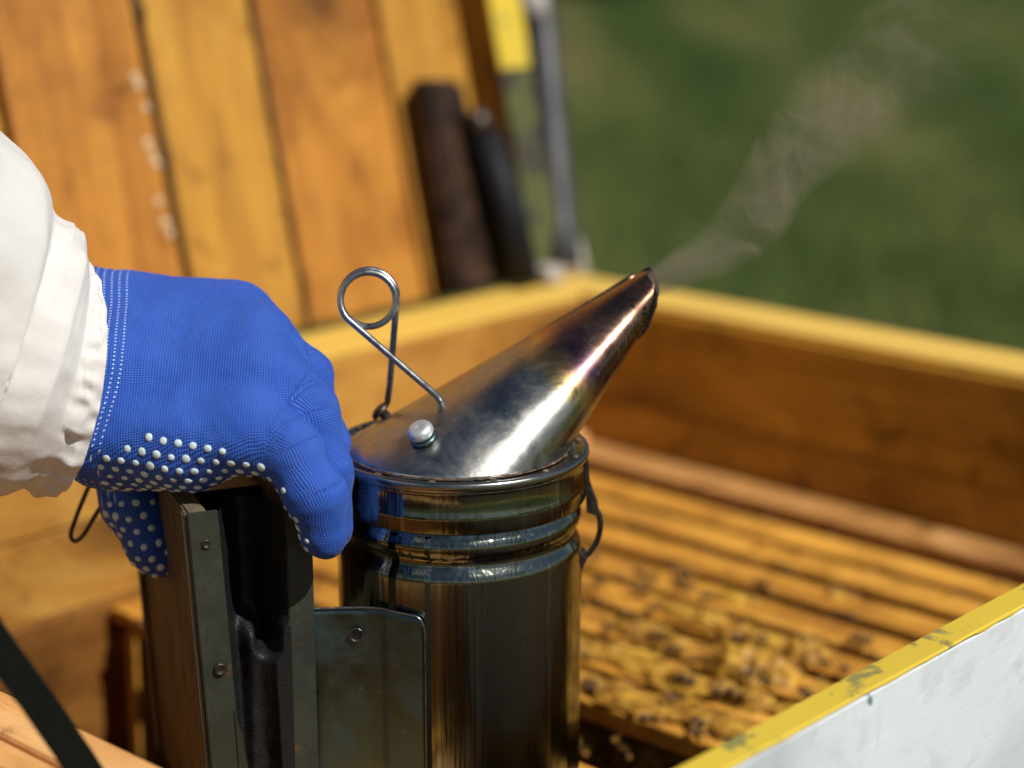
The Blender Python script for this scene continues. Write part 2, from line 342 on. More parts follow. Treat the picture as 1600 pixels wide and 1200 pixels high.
# grass and leaves
m = N('ground_soil_and_turf', .95, spec=.1); v = m.coord(); a = m.noise(v, 1.3, 5, .6); b = m.noise(v, 9, 5, .7); b2 = m.noise(v, .45, 3)
c = m.mix(m.ramp(a, [(.38, 0.), (.62, 1.)]), (.036, .064, .012), (.105, .125, .036)); c = m.mix(m.ramp(b, [(.5, 0.), (.7, .7)]), c, (.085, .048, .020)); c = m.mix(m.ramp(b2, [(.4, 0.), (.65, .6)]), c, (.025, .055, .012)); m.col(c); m.bump(b, .6, .03); M['ground'] = m.m
def leafmat(name, c1, c2, c3):
    m = N(name, .6, spec=.2); i = m.n('ShaderNodeAttribute', attribute_name='tone'); m.col(m.ramp(i.outputs['Fac'], [(0., c1), (.55, c2), (1., c3)]))
    return m.m
M['grass'] = leafmat('grass_blades', (.030, .066, .012), (.088, .134, .030), (.28, .22, .10))
M['leaf'] = leafmat('tree_leaves', (.012, .025, .006), (.025, .048, .010), (.055, .085, .018))
m = N('bark', .9); a = m.noise(m.coord((1, 1, .2)), 14, 5); m.col(m.ramp(a, [(.35, (.03, .02, .014)), (.7, (.11, .08, .055))])); m.bump(a, .8, .03); M['bark'] = m.m

# ================================================================== ground
me = bpy.data.meshes.new('ground'); s_ = 260
n = 40; xs = np.sign(np.linspace(-1, 1, n)) * np.abs(np.linspace(-1, 1, n)) ** 2 * s_
V = [(x, y, 0.05 * math.sin(x * .21) * math.sin(y * .17) * min(1, math.hypot(x, y) / 15)) for y in xs for x in xs]
Fc = [(j * n + i, j * n + i + 1, (j + 1) * n + i + 1, (j + 1) * n + i) for j in range(n - 1) for i in range(n - 1)]
me.from_pydata(V, [], Fc); me.shade_smooth(); tag(obj('ground', me, M['ground']), kind='structure')
def blades(name, n, sampler, hmin, hmax, wid):
    P = sampler(n); k = len(P); h = RNG.uniform(hmin, hmax, k) * (0.6 + .8 * P[:, 2]); a = RNG.uniform(0, 6.283, k); la = RNG.uniform(0, 6.283, k); ln = RNG.uniform(.1, .55, k) * h
    V = np.zeros((k, 3, 3)); ca, sa = np.cos(a) * wid, np.sin(a) * wid
    V[:, 0] = np.stack([P[:, 0] - ca, P[:, 1] - sa, np.zeros(k)], 1); V[:, 1] = np.stack([P[:, 0] + ca, P[:, 1] + sa, np.zeros(k)], 1)
    V[:, 2] = np.stack([P[:, 0] + np.cos(la) * ln, P[:, 1] + np.sin(la) * ln, h], 1)
    me = mesh_np(name, V.reshape(-1, 3), np.arange(k * 3).reshape(-1, 3), False)
    t = me.attributes.new('tone', 'FLOAT', 'POINT'); t.data.foreach_set('value', np.repeat(np.clip(P[:, 3] + RNG.normal(0, .16, k), 0, 1), 3).astype(np.float32)); return me
def lawn(n):
    r = RNG.uniform(1.2, 24, n); th = RNG.uniform(-1.0, 1.0, n); x = r * np.sin(th); y = r * np.cos(th)
    cl = np.array([1.4 * noise.noise(Vector((a * 1.1, b * .4, 0))) for a, b in zip(x, y)]); tn = np.array([noise.noise(Vector((a * 1.5, b * .22, 5))) for a, b in zip(x, y)])
    return np.stack([x, y, .5 + .5 * cl, .40 + 1.25 * tn], 1)
tag(obj('grass', blades('grass', 90000, lawn, .05, .14, .006), M['grass']), 'dense green meadow grass growing out of focus behind the hive', 'grass', kind='stuff')

# trees and a bush at the edge of the meadow
def tree(name, label, cat, x, y, hgt, rad, leaves, trunk=True, group=None):
    t = tag(empty(name, (x, y, 0)), label, cat, group)
    if trunk:
        bm = tube([(0, 0, -.1), (.05, .02, hgt * .25), (-.05, .05, hgt * .5), (0, 0, hgt * .85)], [.22, .16, .11, .03], 9)
        for k in range(6):
            a = k * 1.05; z = hgt * (.3 + .07 * k); tube([(0, 0, z), (math.cos(a) * rad * .4, math.sin(a) * rad * .4, z + hgt * .12), (math.cos(a) * rad * .75, math.sin(a) * rad * .75, z + hgt * .17)], [.07, .045, .015], 6, bm=bm)
        obj('trunk', bm, M['bark'], t, True)
    else:
        bm = bmesh.new()
        for k in range(7):
            a = k * .9; tube([(0, 0, 0), (math.cos(a) * rad * .3, math.sin(a) * rad * .3, hgt * .4), (math.cos(a) * rad * .6, math.sin(a) * rad * .6, hgt * .75)], [.03, .02, .008], 6, bm=bm)
        obj('stem', bm, M['bark'], t, True)
    nc = 42; cz0 = hgt * (.32 if trunk else .12); C = []
    for k in range(nc):
        a = RNG.uniform(0, 6.283); z = RNG.uniform(0, 1); rr = rad * (.35 + .65 * RNG.uniform() ** .5) * math.sin(math.pi * (.12 + .80 * z)); C.append((math.cos(a) * rr * .85, math.sin(a) * rr * .85, cz0 + z * (hgt - cz0), rad * RNG.uniform(.2, .34)))
    C = np.array(C); ci = RNG.integers(0, nc, leaves); d = RNG.normal(size=(leaves, 3)); d /= np.linalg.norm(d, axis=1)[:, None]
    p = C[ci, :3] + d * (C[ci, 3] * RNG.uniform(.6, 1.05, leaves))[:, None]; s = rad * .028 + .02
    u = RNG.normal(size=(leaves, 3)); u /= np.linalg.norm(u, axis=1)[:, None]; v = np.cross(u, RNG.normal(size=(leaves, 3))); v /= np.linalg.norm(v, axis=1)[:, None]
    q = np.stack([p - u * s, p + v * s * .5, p + u * s, p - v * s * .5], 1).reshape(-1, 3)
    me = mesh_np('crown', q, np.arange(leaves * 4).reshape(-1, 4), False); tt = me.attributes.new('tone', 'FLOAT', 'POINT')
    tt.data.foreach_set('value', np.repeat(np.clip(.4 + .3 * RNG.normal(size=nc)[ci] + .15 * RNG.normal(size=leaves), 0, 1), 4).astype(np.float32)); obj('crown', me, M['leaf'], t)
tree('bush', 'dark leafy bush at the far left edge of the meadow', 'bush', .55, 19.6, 1.6, 1.5, 7000, False)
for i, (x, y, h_) in enumerate([(-9, 25, 9), (-3.5, 27, 10), (3, 28, 9), (9, 26, 10), (15, 22, 8)]):
    tree('tree', ['leafy green tree standing first in the row behind the meadow', 'tallest leafy tree behind the propped lid', 'leafy tree behind the dark bush', 'broad leafy tree behind the meadow on the right', 'smaller leafy tree last in the row on the right'][i], 'tree', x, y, h_, 3.4, 5000, group='trees along the meadow')
for i, (x, y, h_) in enumerate([(-12, -11, 9), (-4, -14, 8), (5, -13, 9), (13, -8, 8)]):
    tree('tree', ['leafy tree behind the photographer on the left', 'leafy tree straight behind the photographer', 'leafy tree behind the photographer towards the sun', 'leafy tree beside the meadow on the right'][i], 'tree', x, y, h_, 3.6, 4000, group='trees along the meadow')

# ================================================================== beehive
RZ = R(47.6); CR, SR = math.cos(RZ), math.sin(RZ)
def hv(a, b, z): return Vector((a * CR - b * SR, a * SR + b * CR, z))      # hive frame -> world
ZR = ZC - .29                         # height of the rim
ZB = ZR - .42                         # bottom of the walls
X0, X1, Y0, Y1 = .02, 1.064, .3525, .911
TW = .047
hive = tag(empty('beehive', hv(.54, .63, 0), RZ), 'white painted wooden hive with yellow rim and hinged planked lid standing open', 'beehive')
HO = Vector((.54, .63, 0))            # origin of the hive in its own axes
def hb(name, c0, c1, mat, parent=hive, bev=.002, z0=ZR):
    bm = box((c0[0] - HO.x, c0[1] - HO.y, z0 + c0[2]), (c1[0] - HO.x, c1[1] - HO.y, z0 + c1[2]), bev)
    return obj(name, bm, mat, parent)
def hb_rel(name, c0, c1, mat, parent, bev=.002):
    """child of a hive part whose own origin is the hive origin"""
    return hb(name, c0, c1, mat, parent, bev)
# far end wall (inside seen in shade), its boards one above another
ew = hb('end_wall', (X1 - TW, Y0 + .014, -.42), (X1, Y1 - TW, -.0045), M['wood_wall_y'])
hb('board', (X1 - TW - .0025, Y0 + .016, -.070), (X1 - TW + .001, Y1 - TW - .001, -.0048), M['wood_wall_y'], ew, .001)
hb('board', (X1 - TW - .0020, Y0 + .016, -.101), (X1 - TW + .001, Y1 - TW - .001, -.0715), M['wood_wall_y'], ew, .001)
hb('painted_rim', (X1 - TW + .002, Y0 + .014, -.0043), (X1 + .001, Y1 + .001, .0), M['yellow_far'], ew, .001)
# hinge side wall, sunlit inside
bw = hb('side_wall', (X0 + .014, Y1 - TW, -.42), (X1, Y1, -.0045), M['wood_wall_x'])
rim = hb('painted_rim', (X0, Y1 - TW + .001, -.0043), (X1 - TW + .001, Y1 + .001, .0), M['yellow_far'], bw, .001)
for k, (a, b) in enumerate([(-.005, -.060), (-.0615, -.108)]):
    hb('board', (X0 + .02, Y1 - TW - .0025 + k * .0006, b), (X1 - TW - .004, Y1 - TW + .001, a), M['wood_wall_x'], bw, .001)
# near wall, white outside with a hand painted yellow top edge
nw = hb('front_wall', (X0, Y0, -.42), (X1, Y0 + .0118, -.0022), M['white'], bev=.0006)
# wavy yellow paint strip wrapping the top edge
bm = bmesh.new(); prof = []
nn = 240; rows_ = []
for i in range(nn + 1):
    x = X0 + (X1 - X0) * i / nn
    dr = -.0008 - .0022 * noise.noise(Vector((x * 14, 3, 0))) - .0016 * noise.noise(Vector((x * 60, 9, 0)))
    dr = min(dr, -.0006)
    rows_.append([bm.verts.new((x - HO.x, y - HO.y, ZR + z)) for y, z in ((Y0 - .0004, dr - .0001), (Y0 - .0004, -.0005), (Y0 + .0002, .0002), (Y0 + .0116, .0002), (Y0 + .0124, -.0008), (Y0 + .0124, -.012))])
for a, b in zip(rows_[:-1], rows_[1:]):
    for k in range(5): bm.faces.new((a[k], b[k], b[k + 1], a[k + 1]))
bmesh.ops.recalc_face_normals(bm, faces=bm.faces)
obj('painted_rim', bm, M['yellow'], nw, False)
hb('end_wall', (X0, Y0 + .014, -.42), (X0 + .014, Y1, -.012), M['wood_wall_y'])
hb('floor_board', (X0 + .005, Y0 + .005, -.435), (X1 - .005, Y1 - .005, -.4205), M['wood_wall_x'])
for a in (X0 + .03, X1 - .09):
    for b in (Y0 + .03, Y1 - .09): hb('leg', (a, b, -ZR), (a + .06, b + .06, -.4355), M['bark'])
# ledges the frames sit on
hb('ledge', (.983, Y0 + .03, -.118), (X1 - TW - .0005, Y1 - TW - .001, -.102), M['ledge_wood'])
hb('board', (X0 + .02, Y1 - TW - .0030, -.40), (X1 - TW - .004, Y1 - TW + .001, -.1085), M['dark_brown'], bw, .001)  # darker brown board low on the hinge side wall
hb('ledge', (X0 + .03, Y0 + .0145, -.135), (.97, Y0 + .030, -.119), M['wood_amber'])
hb('corner_block', (.955, Y1 - TW - .040, -.104), (.9822, Y1 - TW - .012, -.082), M['frame_pale'], bev=.007)

# lid, hinged on the far long side, leaning back
TILT = R(13.5)
lid = empty('lid', (0, 0, 0)); lid.parent = hive; lid.location = (0, Y1 - HO.y + .001, ZR + .001); lid.rotation_euler = (-TILT, 0, 0)
LX0, LX1, LZ = X0 - .005, X1 - .008, .62
def lb(name, c0, c1, mat, parent=lid, bev=.002):
    return obj(name, box((c0[0] - HO.x, c0[1], c0[2]), (c1[0] - HO.x, c1[1], c1[2]), bev), mat, parent)
PLANKS = 'PLANKHERE'
lb('backing', (LX0 + .022, .0522, .024), (LX1 - .041, .058, LZ - .002), M['wood_amber'], bev=.001)
edges = [.02, .12, .22, .33, .44, .545, .645, .750, .840, .949, 1.0245]
for i, (a, b) in enumerate(zip(edges[:-1], edges[1:])):
    g0, g1 = [{.645: .0014, .75: .0038, .84: .0026}.get(q, .0006) for q in (a, b)]
    o = lb('plank', (a + g0, .030 + .004 * ((i * 7) % 3) * .5, .0005), (b - g1, .0515, LZ - .024), M['plank_gold' if i in (1, 3, 5, 7, 9) else 'plank_orange'], bev=.0025)
lb('rail', (LX0, .0, .0), (LX0 + .022, .06, LZ), M['wood_wall_x'])
lb('rail', (LX0 + .0225, .0522, -.001), (LX1 - .0425, .0595, .0235), M['wood_amber'])
lb('rail', (LX0 + .0225, .0, LZ - .0235), (LX1 - .0425, .06, LZ), M['wood_amber'])
for a in (.7497, .8400):
    bm = bmesh.new(); ps = [lambda z: 0]; P_ = []
    for k in range(200):
        z = .004 + (LZ - .03) * k / 199; P_.append(Vector((a - HO.x + .0012 * noise.noise(Vector((z * 40, a * 9, 0))), .0335, z)))
    tube(P_, [.0012 + (.0042 if a < .8 else .0030) * max(0, .45 + noise.noise(Vector((z_.z * 55, a * 31, 2)))) for z_ in P_], 6, bm=bm)
    obj('propolis_seam', bm, M['propolis_dark'], lid, True)
for k in range(9):
    z = [.075, .082, .095, .118, .124, .131, .152, .166, .171][k]; bm = bmesh.new()
    bmesh.ops.create_icosphere(bm, subdivisions=2, radius=1, matrix=Matrix.Translation((.7415 - HO.x - .002 * (k % 3), .0300, z)) @ Matrix.Diagonal((.0026 + .0008 * (k % 2), .0016, .0034, 1)))
    obj('wax_fleck', bm, M['fleck'], lid, True)
rr = lb('rail', (1.0255, .002, .0), (LX1, .06, LZ), M['wood_wall_y'])
lb('edge_strip', (1.025, -.001, .148), (LX1 + .0005, .0018, LZ + .001), M['yellow'], rr, .0008)
lb('edge_strip', (1.0253, -.0005, .004), (LX1 + .0003, .0018, .1478), M['olive'], rr, .0008)  # lower rail edge, mottled dark olive
lb('cover_sheet', (LX0 - .002, .0605, -.002), (LX1 + .002, .0625, LZ + .002), M['galv'], bev=.0005)
# prop bar holding the lid, in front of the right hand rail
pb = tube([pt(884, 415, 1.385), pt(874, 330, 1.42), pt(848, 60, 1.49), pt(840, -60, 1.52)], .0115, 14)
pbo = obj('prop_bar', pb, M['bar'], hive, True, world=True)
bm = tube([pt(890, 432, 1.395), pt(880, 385, 1.412)], .0145, 14); obj('white_cap', bm, M['cap'], hive, True, world=True)
bm = tube([pt(838, 35, 1.497), pt(834, -20, 1.512)], .0145, 14); obj('white_cap', bm, M['cap'], hive, True, world=True)
hb('hinge_block', (1.012, Y1 - .022, .0005), (1.030, Y1 - .003, .014), M['cap'], bev=.004)

# ------------------------------------------------------------------ frames inside the hive
def burr_mesh(seed, L=.03, W=.011, H=.006):
    """a crust of wax: a crowd of small lumps fused on the bar"""
    bm = bmesh.new(); r_ = random.Random(seed * 10 + 1)
    bmesh.ops.create_icosphere(bm, subdivisions=4, radius=1)
    for v in bm.verts:
        q = Vector((v.co.x * W, v.co.y * L, v.co.z * H)); k = 1 + .5 * noise.noise(q * 110 + Vector((seed, 0, 0))) + .55 * noise.noise(q * 260 + Vector((0, seed, 0))) + .25 * noise.noise(q * 600)
        v.co = Vector((q.x * (.6 + .4 * k), q.y * (.75 + .25 * k), max(v.co.z, -.2) * H * max(.1, k)))
    me = bpy.data.meshes.new('burr_wax'); bm.to_mesh(me); bm.free(); me.materials.append(M['wax']); me.shade_smooth(); return me
burrs = [burr_mesh(s * 3.1, L, W, H) for s, (L, W, H) in enumerate([(.026, .0105, .0034), (.015, .0095, .0045), (.038, .0105, .003), (.006, .006, .004), (.016, .015, .010)])]
FY0, FY1 = Y0 + .022, Y1 - TW - .008
FL = FY1 - FY0
def top_bar():
    bm = bmesh.new(); hL = FL / 2
    add_box(bm, (-.0134, -hL + .018, -.011), (.0134, hL - .018, 0), .0015)
    add_box(bm, (-.0115, -hL, -.0085), (.0115, -hL + .0182, -.0005), .0012); add_box(bm, (-.0115, hL - .0182, -.0085), (.0115, hL, -.0005), .0012)
    me = bpy.data.meshes.new('top_bar'); bm.to_mesh(me); bm.free(); return me
TB = top_bar()
TB2 = TB.copy(); TB.materials.append(M['frame_wood']); TB2.materials.append(M['frame_pale'])
def mk(name, c0, c1, mat, bev=.001):
    bm = box(c0, c1, bev); me = bpy.data.meshes.new(name); bm.to_mesh(me); bm.free(); me.materials.append(mat); return me
EB = mk('end_bar', (-.016, -.004, -.245), (.016, .004, -.0112), M['frame_wood']); BB = mk('bottom_bar', (-.008, -FL / 2 + .026, -.25), (.008, FL / 2 - .026, -.24), M['frame_wood'])
def comb_mesh():
    ny, nz = 90, 40; L = FL - .056; V = []; Fq = []
    for side in (1, -1):
        base = len(V)
        for j in range(nz + 1):
            for i in range(ny + 1):
                y = -L / 2 + L * i / ny; z = -.0114 - .226 * j / nz
                e = min(1, min(i, ny - i) / 3, (j + 1) / 2, (nz - j) / 3)
                V.append((side * (.0025 + e * (.0065 + .004 * noise.noise(Vector((y * 40, z * 40, side))))), y, z))
        for j in range(nz):
            for i in range(ny):
                a = base + j * (ny + 1) + i; q = (a, a + 1, a + ny + 2, a + ny + 1); Fq.append(q if side < 0 else q[::-1])
    me = mesh_np('comb', V, Fq); me.materials.append(M['comb']); return me
CM = comb_mesh()
ZF = ZR - .110
fx = [.962, .925, .888, .851, .814, .777, .740, .703, .622, .490, .453, .416]
flab = ['hive frame nearest the shaded end wall, clean orange top bar', 'second frame out from the shaded end wall', 'third frame out from the shaded end wall, yellow wax speck on its bar',
 'fourth frame out from the shaded end wall with two dark bees', 'frame in the middle of the row with pale burr comb on top', 'frame beside the wax heap, top bar crusted with yellow wax', 'second wax crusted frame back from the dark gap',
 'foremost wax crusted frame of the far group, bees hanging on its comb', 'lone frame behind the smoker, end bar showing at the left', 'hive frame right under the smoker bellows at the lower edge', 'hive frame between the bellows and the pale standing boards', 'hive frame against the pale standing boards at the lower left',
]
burr_old = {1: [], 2: [(.02, 3, .8)], 3: [(-.03, 1, 1.), (.09, 3, .7)], 4: [(-.04, 4, 1.2), (-.085, 2, 1.), (.03, 2, .9)], 5: [(-.06, 4, 1.5), (.0, 2, 1.), (-.12, 1, 1.2), (.06, 0, 1.)], 6: [(-.13, 2, 1.), (-.06, 0, 1.1), (.0, 2, 1.), (.05, 1, 1.), (-.02, 4, .8)], 7: [(-.10, 0, 1.)], 8: [(.1, 3, 1.)]}
burr_plan = {2: [(.571, 3, .9)], 3: [(.612, 1, .8), (.60, 3, .6)], 4: [(.560, 2, 1.), (.615, 0, .9), (.535, 4, .8)],
 5: [(.608, 0, 1.1), (.575, 2, 1.), (.548, 4, 1.15), (.532, 4, .9), (.63, 1, .9), (.50, 1, .8), (.59, 3, 1.2)], 6: [(.62, 2, 1.1), (.585, 0, 1.2), (.545, 2, 1.1), (.52, 1, 1.), (.49, 0, .9), (.66, 1, 1.2), (.56, 3, 1.3)], 7: [(.60, 2, 1.), (.55, 0, 1.2), (.50, 2, 1.1), (.575, 1, 1.), (.46, 0, 1.), (.63, 4, .6)], 9: [(.74, 3, 1.)]}
burr_plan[4] += [(.58, 3, 1.), (.60, 4, .6)]; burr_plan[6] += [(.605, 4, .55), (.535, 4, .6), (.47, 2, .8)]; burr_plan[5] += [(.56, 1, 1.2), (.62, 4, .5)]
frames = []
for i, x in enumerate(fx):
    dy = RNG.uniform(-.002, .002); dz = RNG.uniform(-.0015, .0015)
    p = hv(x, (FY0 + FY1) / 2 + dy, ZF + dz); t = tag(empty('hive_frame', p, RZ + RNG.uniform(-.006, .006)), flab[i], 'hive frame', 'frames hanging inside the hive')
    obj('top_bar', TB2 if i in (9, 10) else TB, None, t)
    for s in (-1, 1):
        e = obj('end_bar', EB, None, t); e.location = (0, s * (FL / 2 - .022), 0)
    obj('bottom_bar', BB, None, t); obj('comb', CM, None, t)
    for (y, k, sc_) in burr_plan.get(i, []):
        b = obj('burr_wax', burrs[k], None, t); b.location = (RNG.uniform(-.003, .005), y - (FY0 + FY1) / 2, .0005); b.scale = (sc_, sc_, sc_); b.rotation_euler = (0, 0, RNG.uniform(-.3, .3))
    # propolis beads along the bar edges
    bm = bmesh.new()
    for k in range(16):
        y = RNG.uniform(-FL / 2 + .03, FL / 2 - .03); s = RNG.choice([-1, 1]); r = RNG.uniform(.0012, .0030)
        bmesh.ops.create_icosphere(bm, subdivisions=1, radius=r, matrix=Matrix.Translation((s * .0148, y, -.001)) @ Matrix.Diagonal((1, RNG.uniform(1, 3), 1, 1)))
    tag(obj('propolis', bm, M['propolis'], t, True), kind='stuff')

db = tag(empty('division_board', hv(.38, .60, ZR - .35), RZ), 'pale wooden board pair standing on edge at the lower left under the strap', 'board')
for a_, c_, z_, mt_ in ((.3695, .3915, -.020, 'frame_pale'), (.3440, .3690, -.022, 'frame_pale')):
    bm = box((a_ - .38, FY0 + .01 - .60, .0), (c_ - .38, FY1 - .005 - .60, .35 + z_), .0022); obj('plank', bm, M[mt_], db)
# bees
def bee_meshes():
    bm = bmesh.new()
    for (x, r, l) in ((-.0035, .0021, .0042), (.0018, .0021, .0023), (.0048, .0015, .0014)):
        bmesh.ops.create_uvsphere(bm, u_segments=10, v_segments=8, radius=1, matrix=Matrix.Translation((x, 0, .0028)) @ Matrix.Diagonal((l, r, r, 1)))
    for s in (-1, 1):
        for k in range(3): tube([(.001 + .0012 * (k - 1), s * .0012, .0022), (.001 + .003 * (k - 1), s * .0035, .0032), (.001 + .0042 * (k - 1), s * .0045, 0)], .00022, 4, bm=bm)
        tube([(.0058, s * .0004, .0034), (.0072, s * .0012, .0044), (.0082, s * .0016, .0036)], .00016, 4, bm=bm)
    me = bpy.data.meshes.new('bee'); bm.to_mesh(me); bm.free(); me.materials.append(M['bee']); me.shade_smooth()
    wm = bpy.data.meshes.new('wing'); wm.from_pydata([(0, 0, 0), (-.003, .0012, .0002), (-.0068, .0014, .0001), (-.0085, .0002, 0), (-.007, -.001, 0), (-.003, -.0008, .0001)], [], [(0, 1, 2, 3, 4, 5)]); wm.materials.append(M['wing'])
    return me, wm
BM_, WM_ = bee_meshes()
def bee(p, rot, label, group='honey bees in the hive'):
    o = bpy.data.objects.new('bee', BM_); COL.objects.link(o); o.location = p; o.rotation_euler = rot; tag(o, label, 'bee', group)
    for s in (-1, 1):
        w_ = bpy.data.objects.new('wing', WM_); COL.objects.link(w_); w_.parent = o; w_.location = (.001, s * .001, .0049); w_.rotation_euler = (0, 0, -s * .35)
    return o
for x, y in ((.851, .645), (.872, .607)):
    bee(hv(x, y, ZF + .001), (0, 0, RNG.uniform(0, 6)), 'dark bee alone on the fourth frame bar, left of two' if x < .86 else 'dark bee alone on a clean frame bar above the wax heap')
for i in range(60):
    x = [.740, .777, .703, .814, .703, .851, .777][i % 7]; y = .41 + .29 * RNG.uniform(); bee(hv(x + float(RNG.choice([-.018, -.016, .018, .004, -.006])), y, ZF + .0030), (RNG.uniform(-.2, .2), RNG.uniform(-.2, .2), RNG.uniform(0, 6)), 'honey bee crawling over the wax crusted frame bars')
for i in range(62):
    y = .41 + .26 * RNG.uniform(); z = ZF - .012 - .09 * RNG.uniform()
    q = Matrix.Rotation(RZ, 4, 'Z') @ Matrix.Rotation(-math.pi / 2, 4, 'Y') @ Matrix.Rotation(RNG.uniform(0, 6.28), 4, 'Z')
    bee(hv(.703 - .0125, y, z), q.to_euler(), 'honey bee on the comb face in the dark gap between frames')

# hand tool leaning on the lid, lower right corner
LM = Matrix.LocRotScale(hive.location, hive.rotation_euler, None) @ Matrix.LocRotScale(lid.location, lid.rotation_euler, None)
def lp(a, dep_, z): return LM @ Vector((a - HO.x, dep_, z))
tool = tag(empty('hand_tool', lp(.985, .0, .02), RZ), 'dark brown and black hand tool leaning against the planks of the open lid', 'tool')
bm = hexa([lp(.952, .006, .001), lp(1.010, .006, .001), lp(1.010, .026, .001), lp(.952, .026, .001), lp(.953, .004, .149), lp(.992, .004, .145), lp(.992, .024, .145), lp(.953, .024, .149)])
bmesh.ops.bevel(bm, geom=list(bm.edges), offset=.004, segments=2, affect='EDGES'); obj('sheath', bm, M['tool'], tool, world=True)
bm = tube([lp(1.002, -.008, .002), lp(.997, -.010, .05), lp(.990, -.008, .106)], [.0125, .0125, .0110], 14); obj('handle', bm, M['rubber'], tool, True, world=True)
bm = tube([lp(.990, -.008, .106), lp(.986, -.004, .122)], [.0095, .0085], 14); obj('ferrule', bm, M['iron'], tool, True, world=True)

# ================================================================== smoker
CX, CY = -.0218, .783
smoker = tag(empty('bee_smoker', (CX, CY, ZC - .40)), 'stainless steel bee smoker with conical spout, wire loop and leather bellows', 'smoker')
def sz(z): return ZC + z
def smk(name, bm, mat, parent=smoker, smooth=True): return obj(name, bm, mat, parent, smooth, world=True)
def mod_edge(o, ang=35):
    m_ = o.data
    try: m_.set_sharp_from_angle(angle=R(ang))
    except Exception: pass
    return o
# firebox
prof = [(.0, sz(-.3985)), (.046, sz(-.3985)), (.0500, sz(-.3975)), (.0505, sz(-.395)), (.0505, sz(-.2765)), (.0503, sz(-.2748)), (.0495, sz(-.2730)), (.0482, sz(-.2712)), (.0476, sz(-.2695)), (.0478, sz(-.2680)), (.0488, sz(-.2665)), (.0500, sz(-.2648)), (.0505, sz(-.2628)), (.0503, sz(-.2608)), (.0492, sz(-.2590)), (.0482, sz(-.2575)), (.0480, sz(-.250)), (.0470, sz(-.250)), (.0470, sz(-.255)), (.0470, sz(-.390)), (.0, sz(-.391))]
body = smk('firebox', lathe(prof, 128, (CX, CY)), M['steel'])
# vertical overlap seam of the firebox
a_ = math.radians(238)
bm = bmesh.new(); ring = []
for r, z in [(p[0] + .0005, p[1]) for p in prof[3:16]]:
    ring.append([bm.verts.new((CX + rr_ * math.cos(a_ + da), CY + rr_ * math.sin(a_ + da), z)) for da, rr_ in ((-.002, r - .0006), (.0, r), (.35, r - .0002), (.36, r - .0009))])
for u, v in zip(ring[:-1], ring[1:]):
    for k in range(3): bm.faces.new((u[k], u[k + 1], v[k + 1], v[k]))
bmesh.ops.recalc_face_normals(bm, faces=bm.faces)
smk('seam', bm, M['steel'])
# lid cap
lidp = [(.0506, sz(-.2545)), (.0516, sz(-.2556)), (.0522, sz(-.2548)), (.0521, sz(-.2500)), (.0524, sz(-.2492)), (.0519, sz(-.2482)), (.0518, sz(-.2400)), (.0521, sz(-.2388)), (.0526, sz(-.2381)), (.0500, sz(-.2381)), (.0506, sz(-.2400))]
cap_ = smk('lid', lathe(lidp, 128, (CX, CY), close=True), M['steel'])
rimp = [(.0527, sz(-.2380)), (.0530, sz(-.2376)), (.0535, sz(-.2362)), (.0533, sz(-.2348)), (.0524, sz(-.2340)), (.0512, sz(-.2341)), (.0500, sz(-.2350)), (.0470, sz(-.2352)), (.044, sz(-.2353)), (.044, sz(-.2362)), (.0500, sz(-.2366)), (.0505, sz(-.2379))]
smk('rolled_rim', lathe(rimp, 128, (CX, CY), close=True), M['capsteel'], cap_)
# conical spout: loft from the lid circle to the open tip
APEX = pt(1092, 375, .816)
CUTN = Vector((.94, .33, -.30)).normalized(); CUTP = TIP + Vector((.0052, 0, 0))
def cone_point(u, ph, off=0.0):
    """true oblique cone over the lid circle, cut off by the steep plane of its mouth"""
    b = Vector((CX - .0012, CY, sz(-.2348))) + Vector((math.cos(ph), math.sin(ph), 0)) * .0462
    k = (CUTP - b).dot(CUTN) / (APEX - b).dot(CUTN)
    p = b.lerp(APEX, u * k)
    if off:
        tg = Vector((-math.sin(ph), math.cos(ph), 0)); n_ = tg.cross(APEX - b).normalized()
        if n_.dot(Vector((math.cos(ph), math.sin(ph), 0))) < 0: n_ = -n_
        p = p + n_ * off
    return p
def cone_normal(u, ph):
    a = cone_point(u + .01, ph) - cone_point(u - .01, ph); b = cone_point(u, ph + .01) - cone_point(u, ph - .01)
    n_ = b.cross(a).normalized(); return n_
NU, NP = 48, 120
V = []; Fq = []
for j in range(NU + 1):
    for i in range(NP):
        ph = 2 * math.pi * i / NP; p = cone_point(j / NU, ph)
        p = p + cone_normal(min(.98, max(.02, j / NU)), ph) * (.00012 * noise.noise(p * 60))
        V.append(p)
for j in range(NU):
    for i in range(NP):
        a = j * NP + i; b = j * NP + (i + 1) % NP; Fq.append((a, b, b + NP, a + NP))
me = mesh_np('spout', V, Fq); spout = obj('spout', me, M['cone'], smoker, world=True)
so = spout.modifiers.new('wall', 'SOLIDIFY'); so.thickness = .0008; so.offset = -1
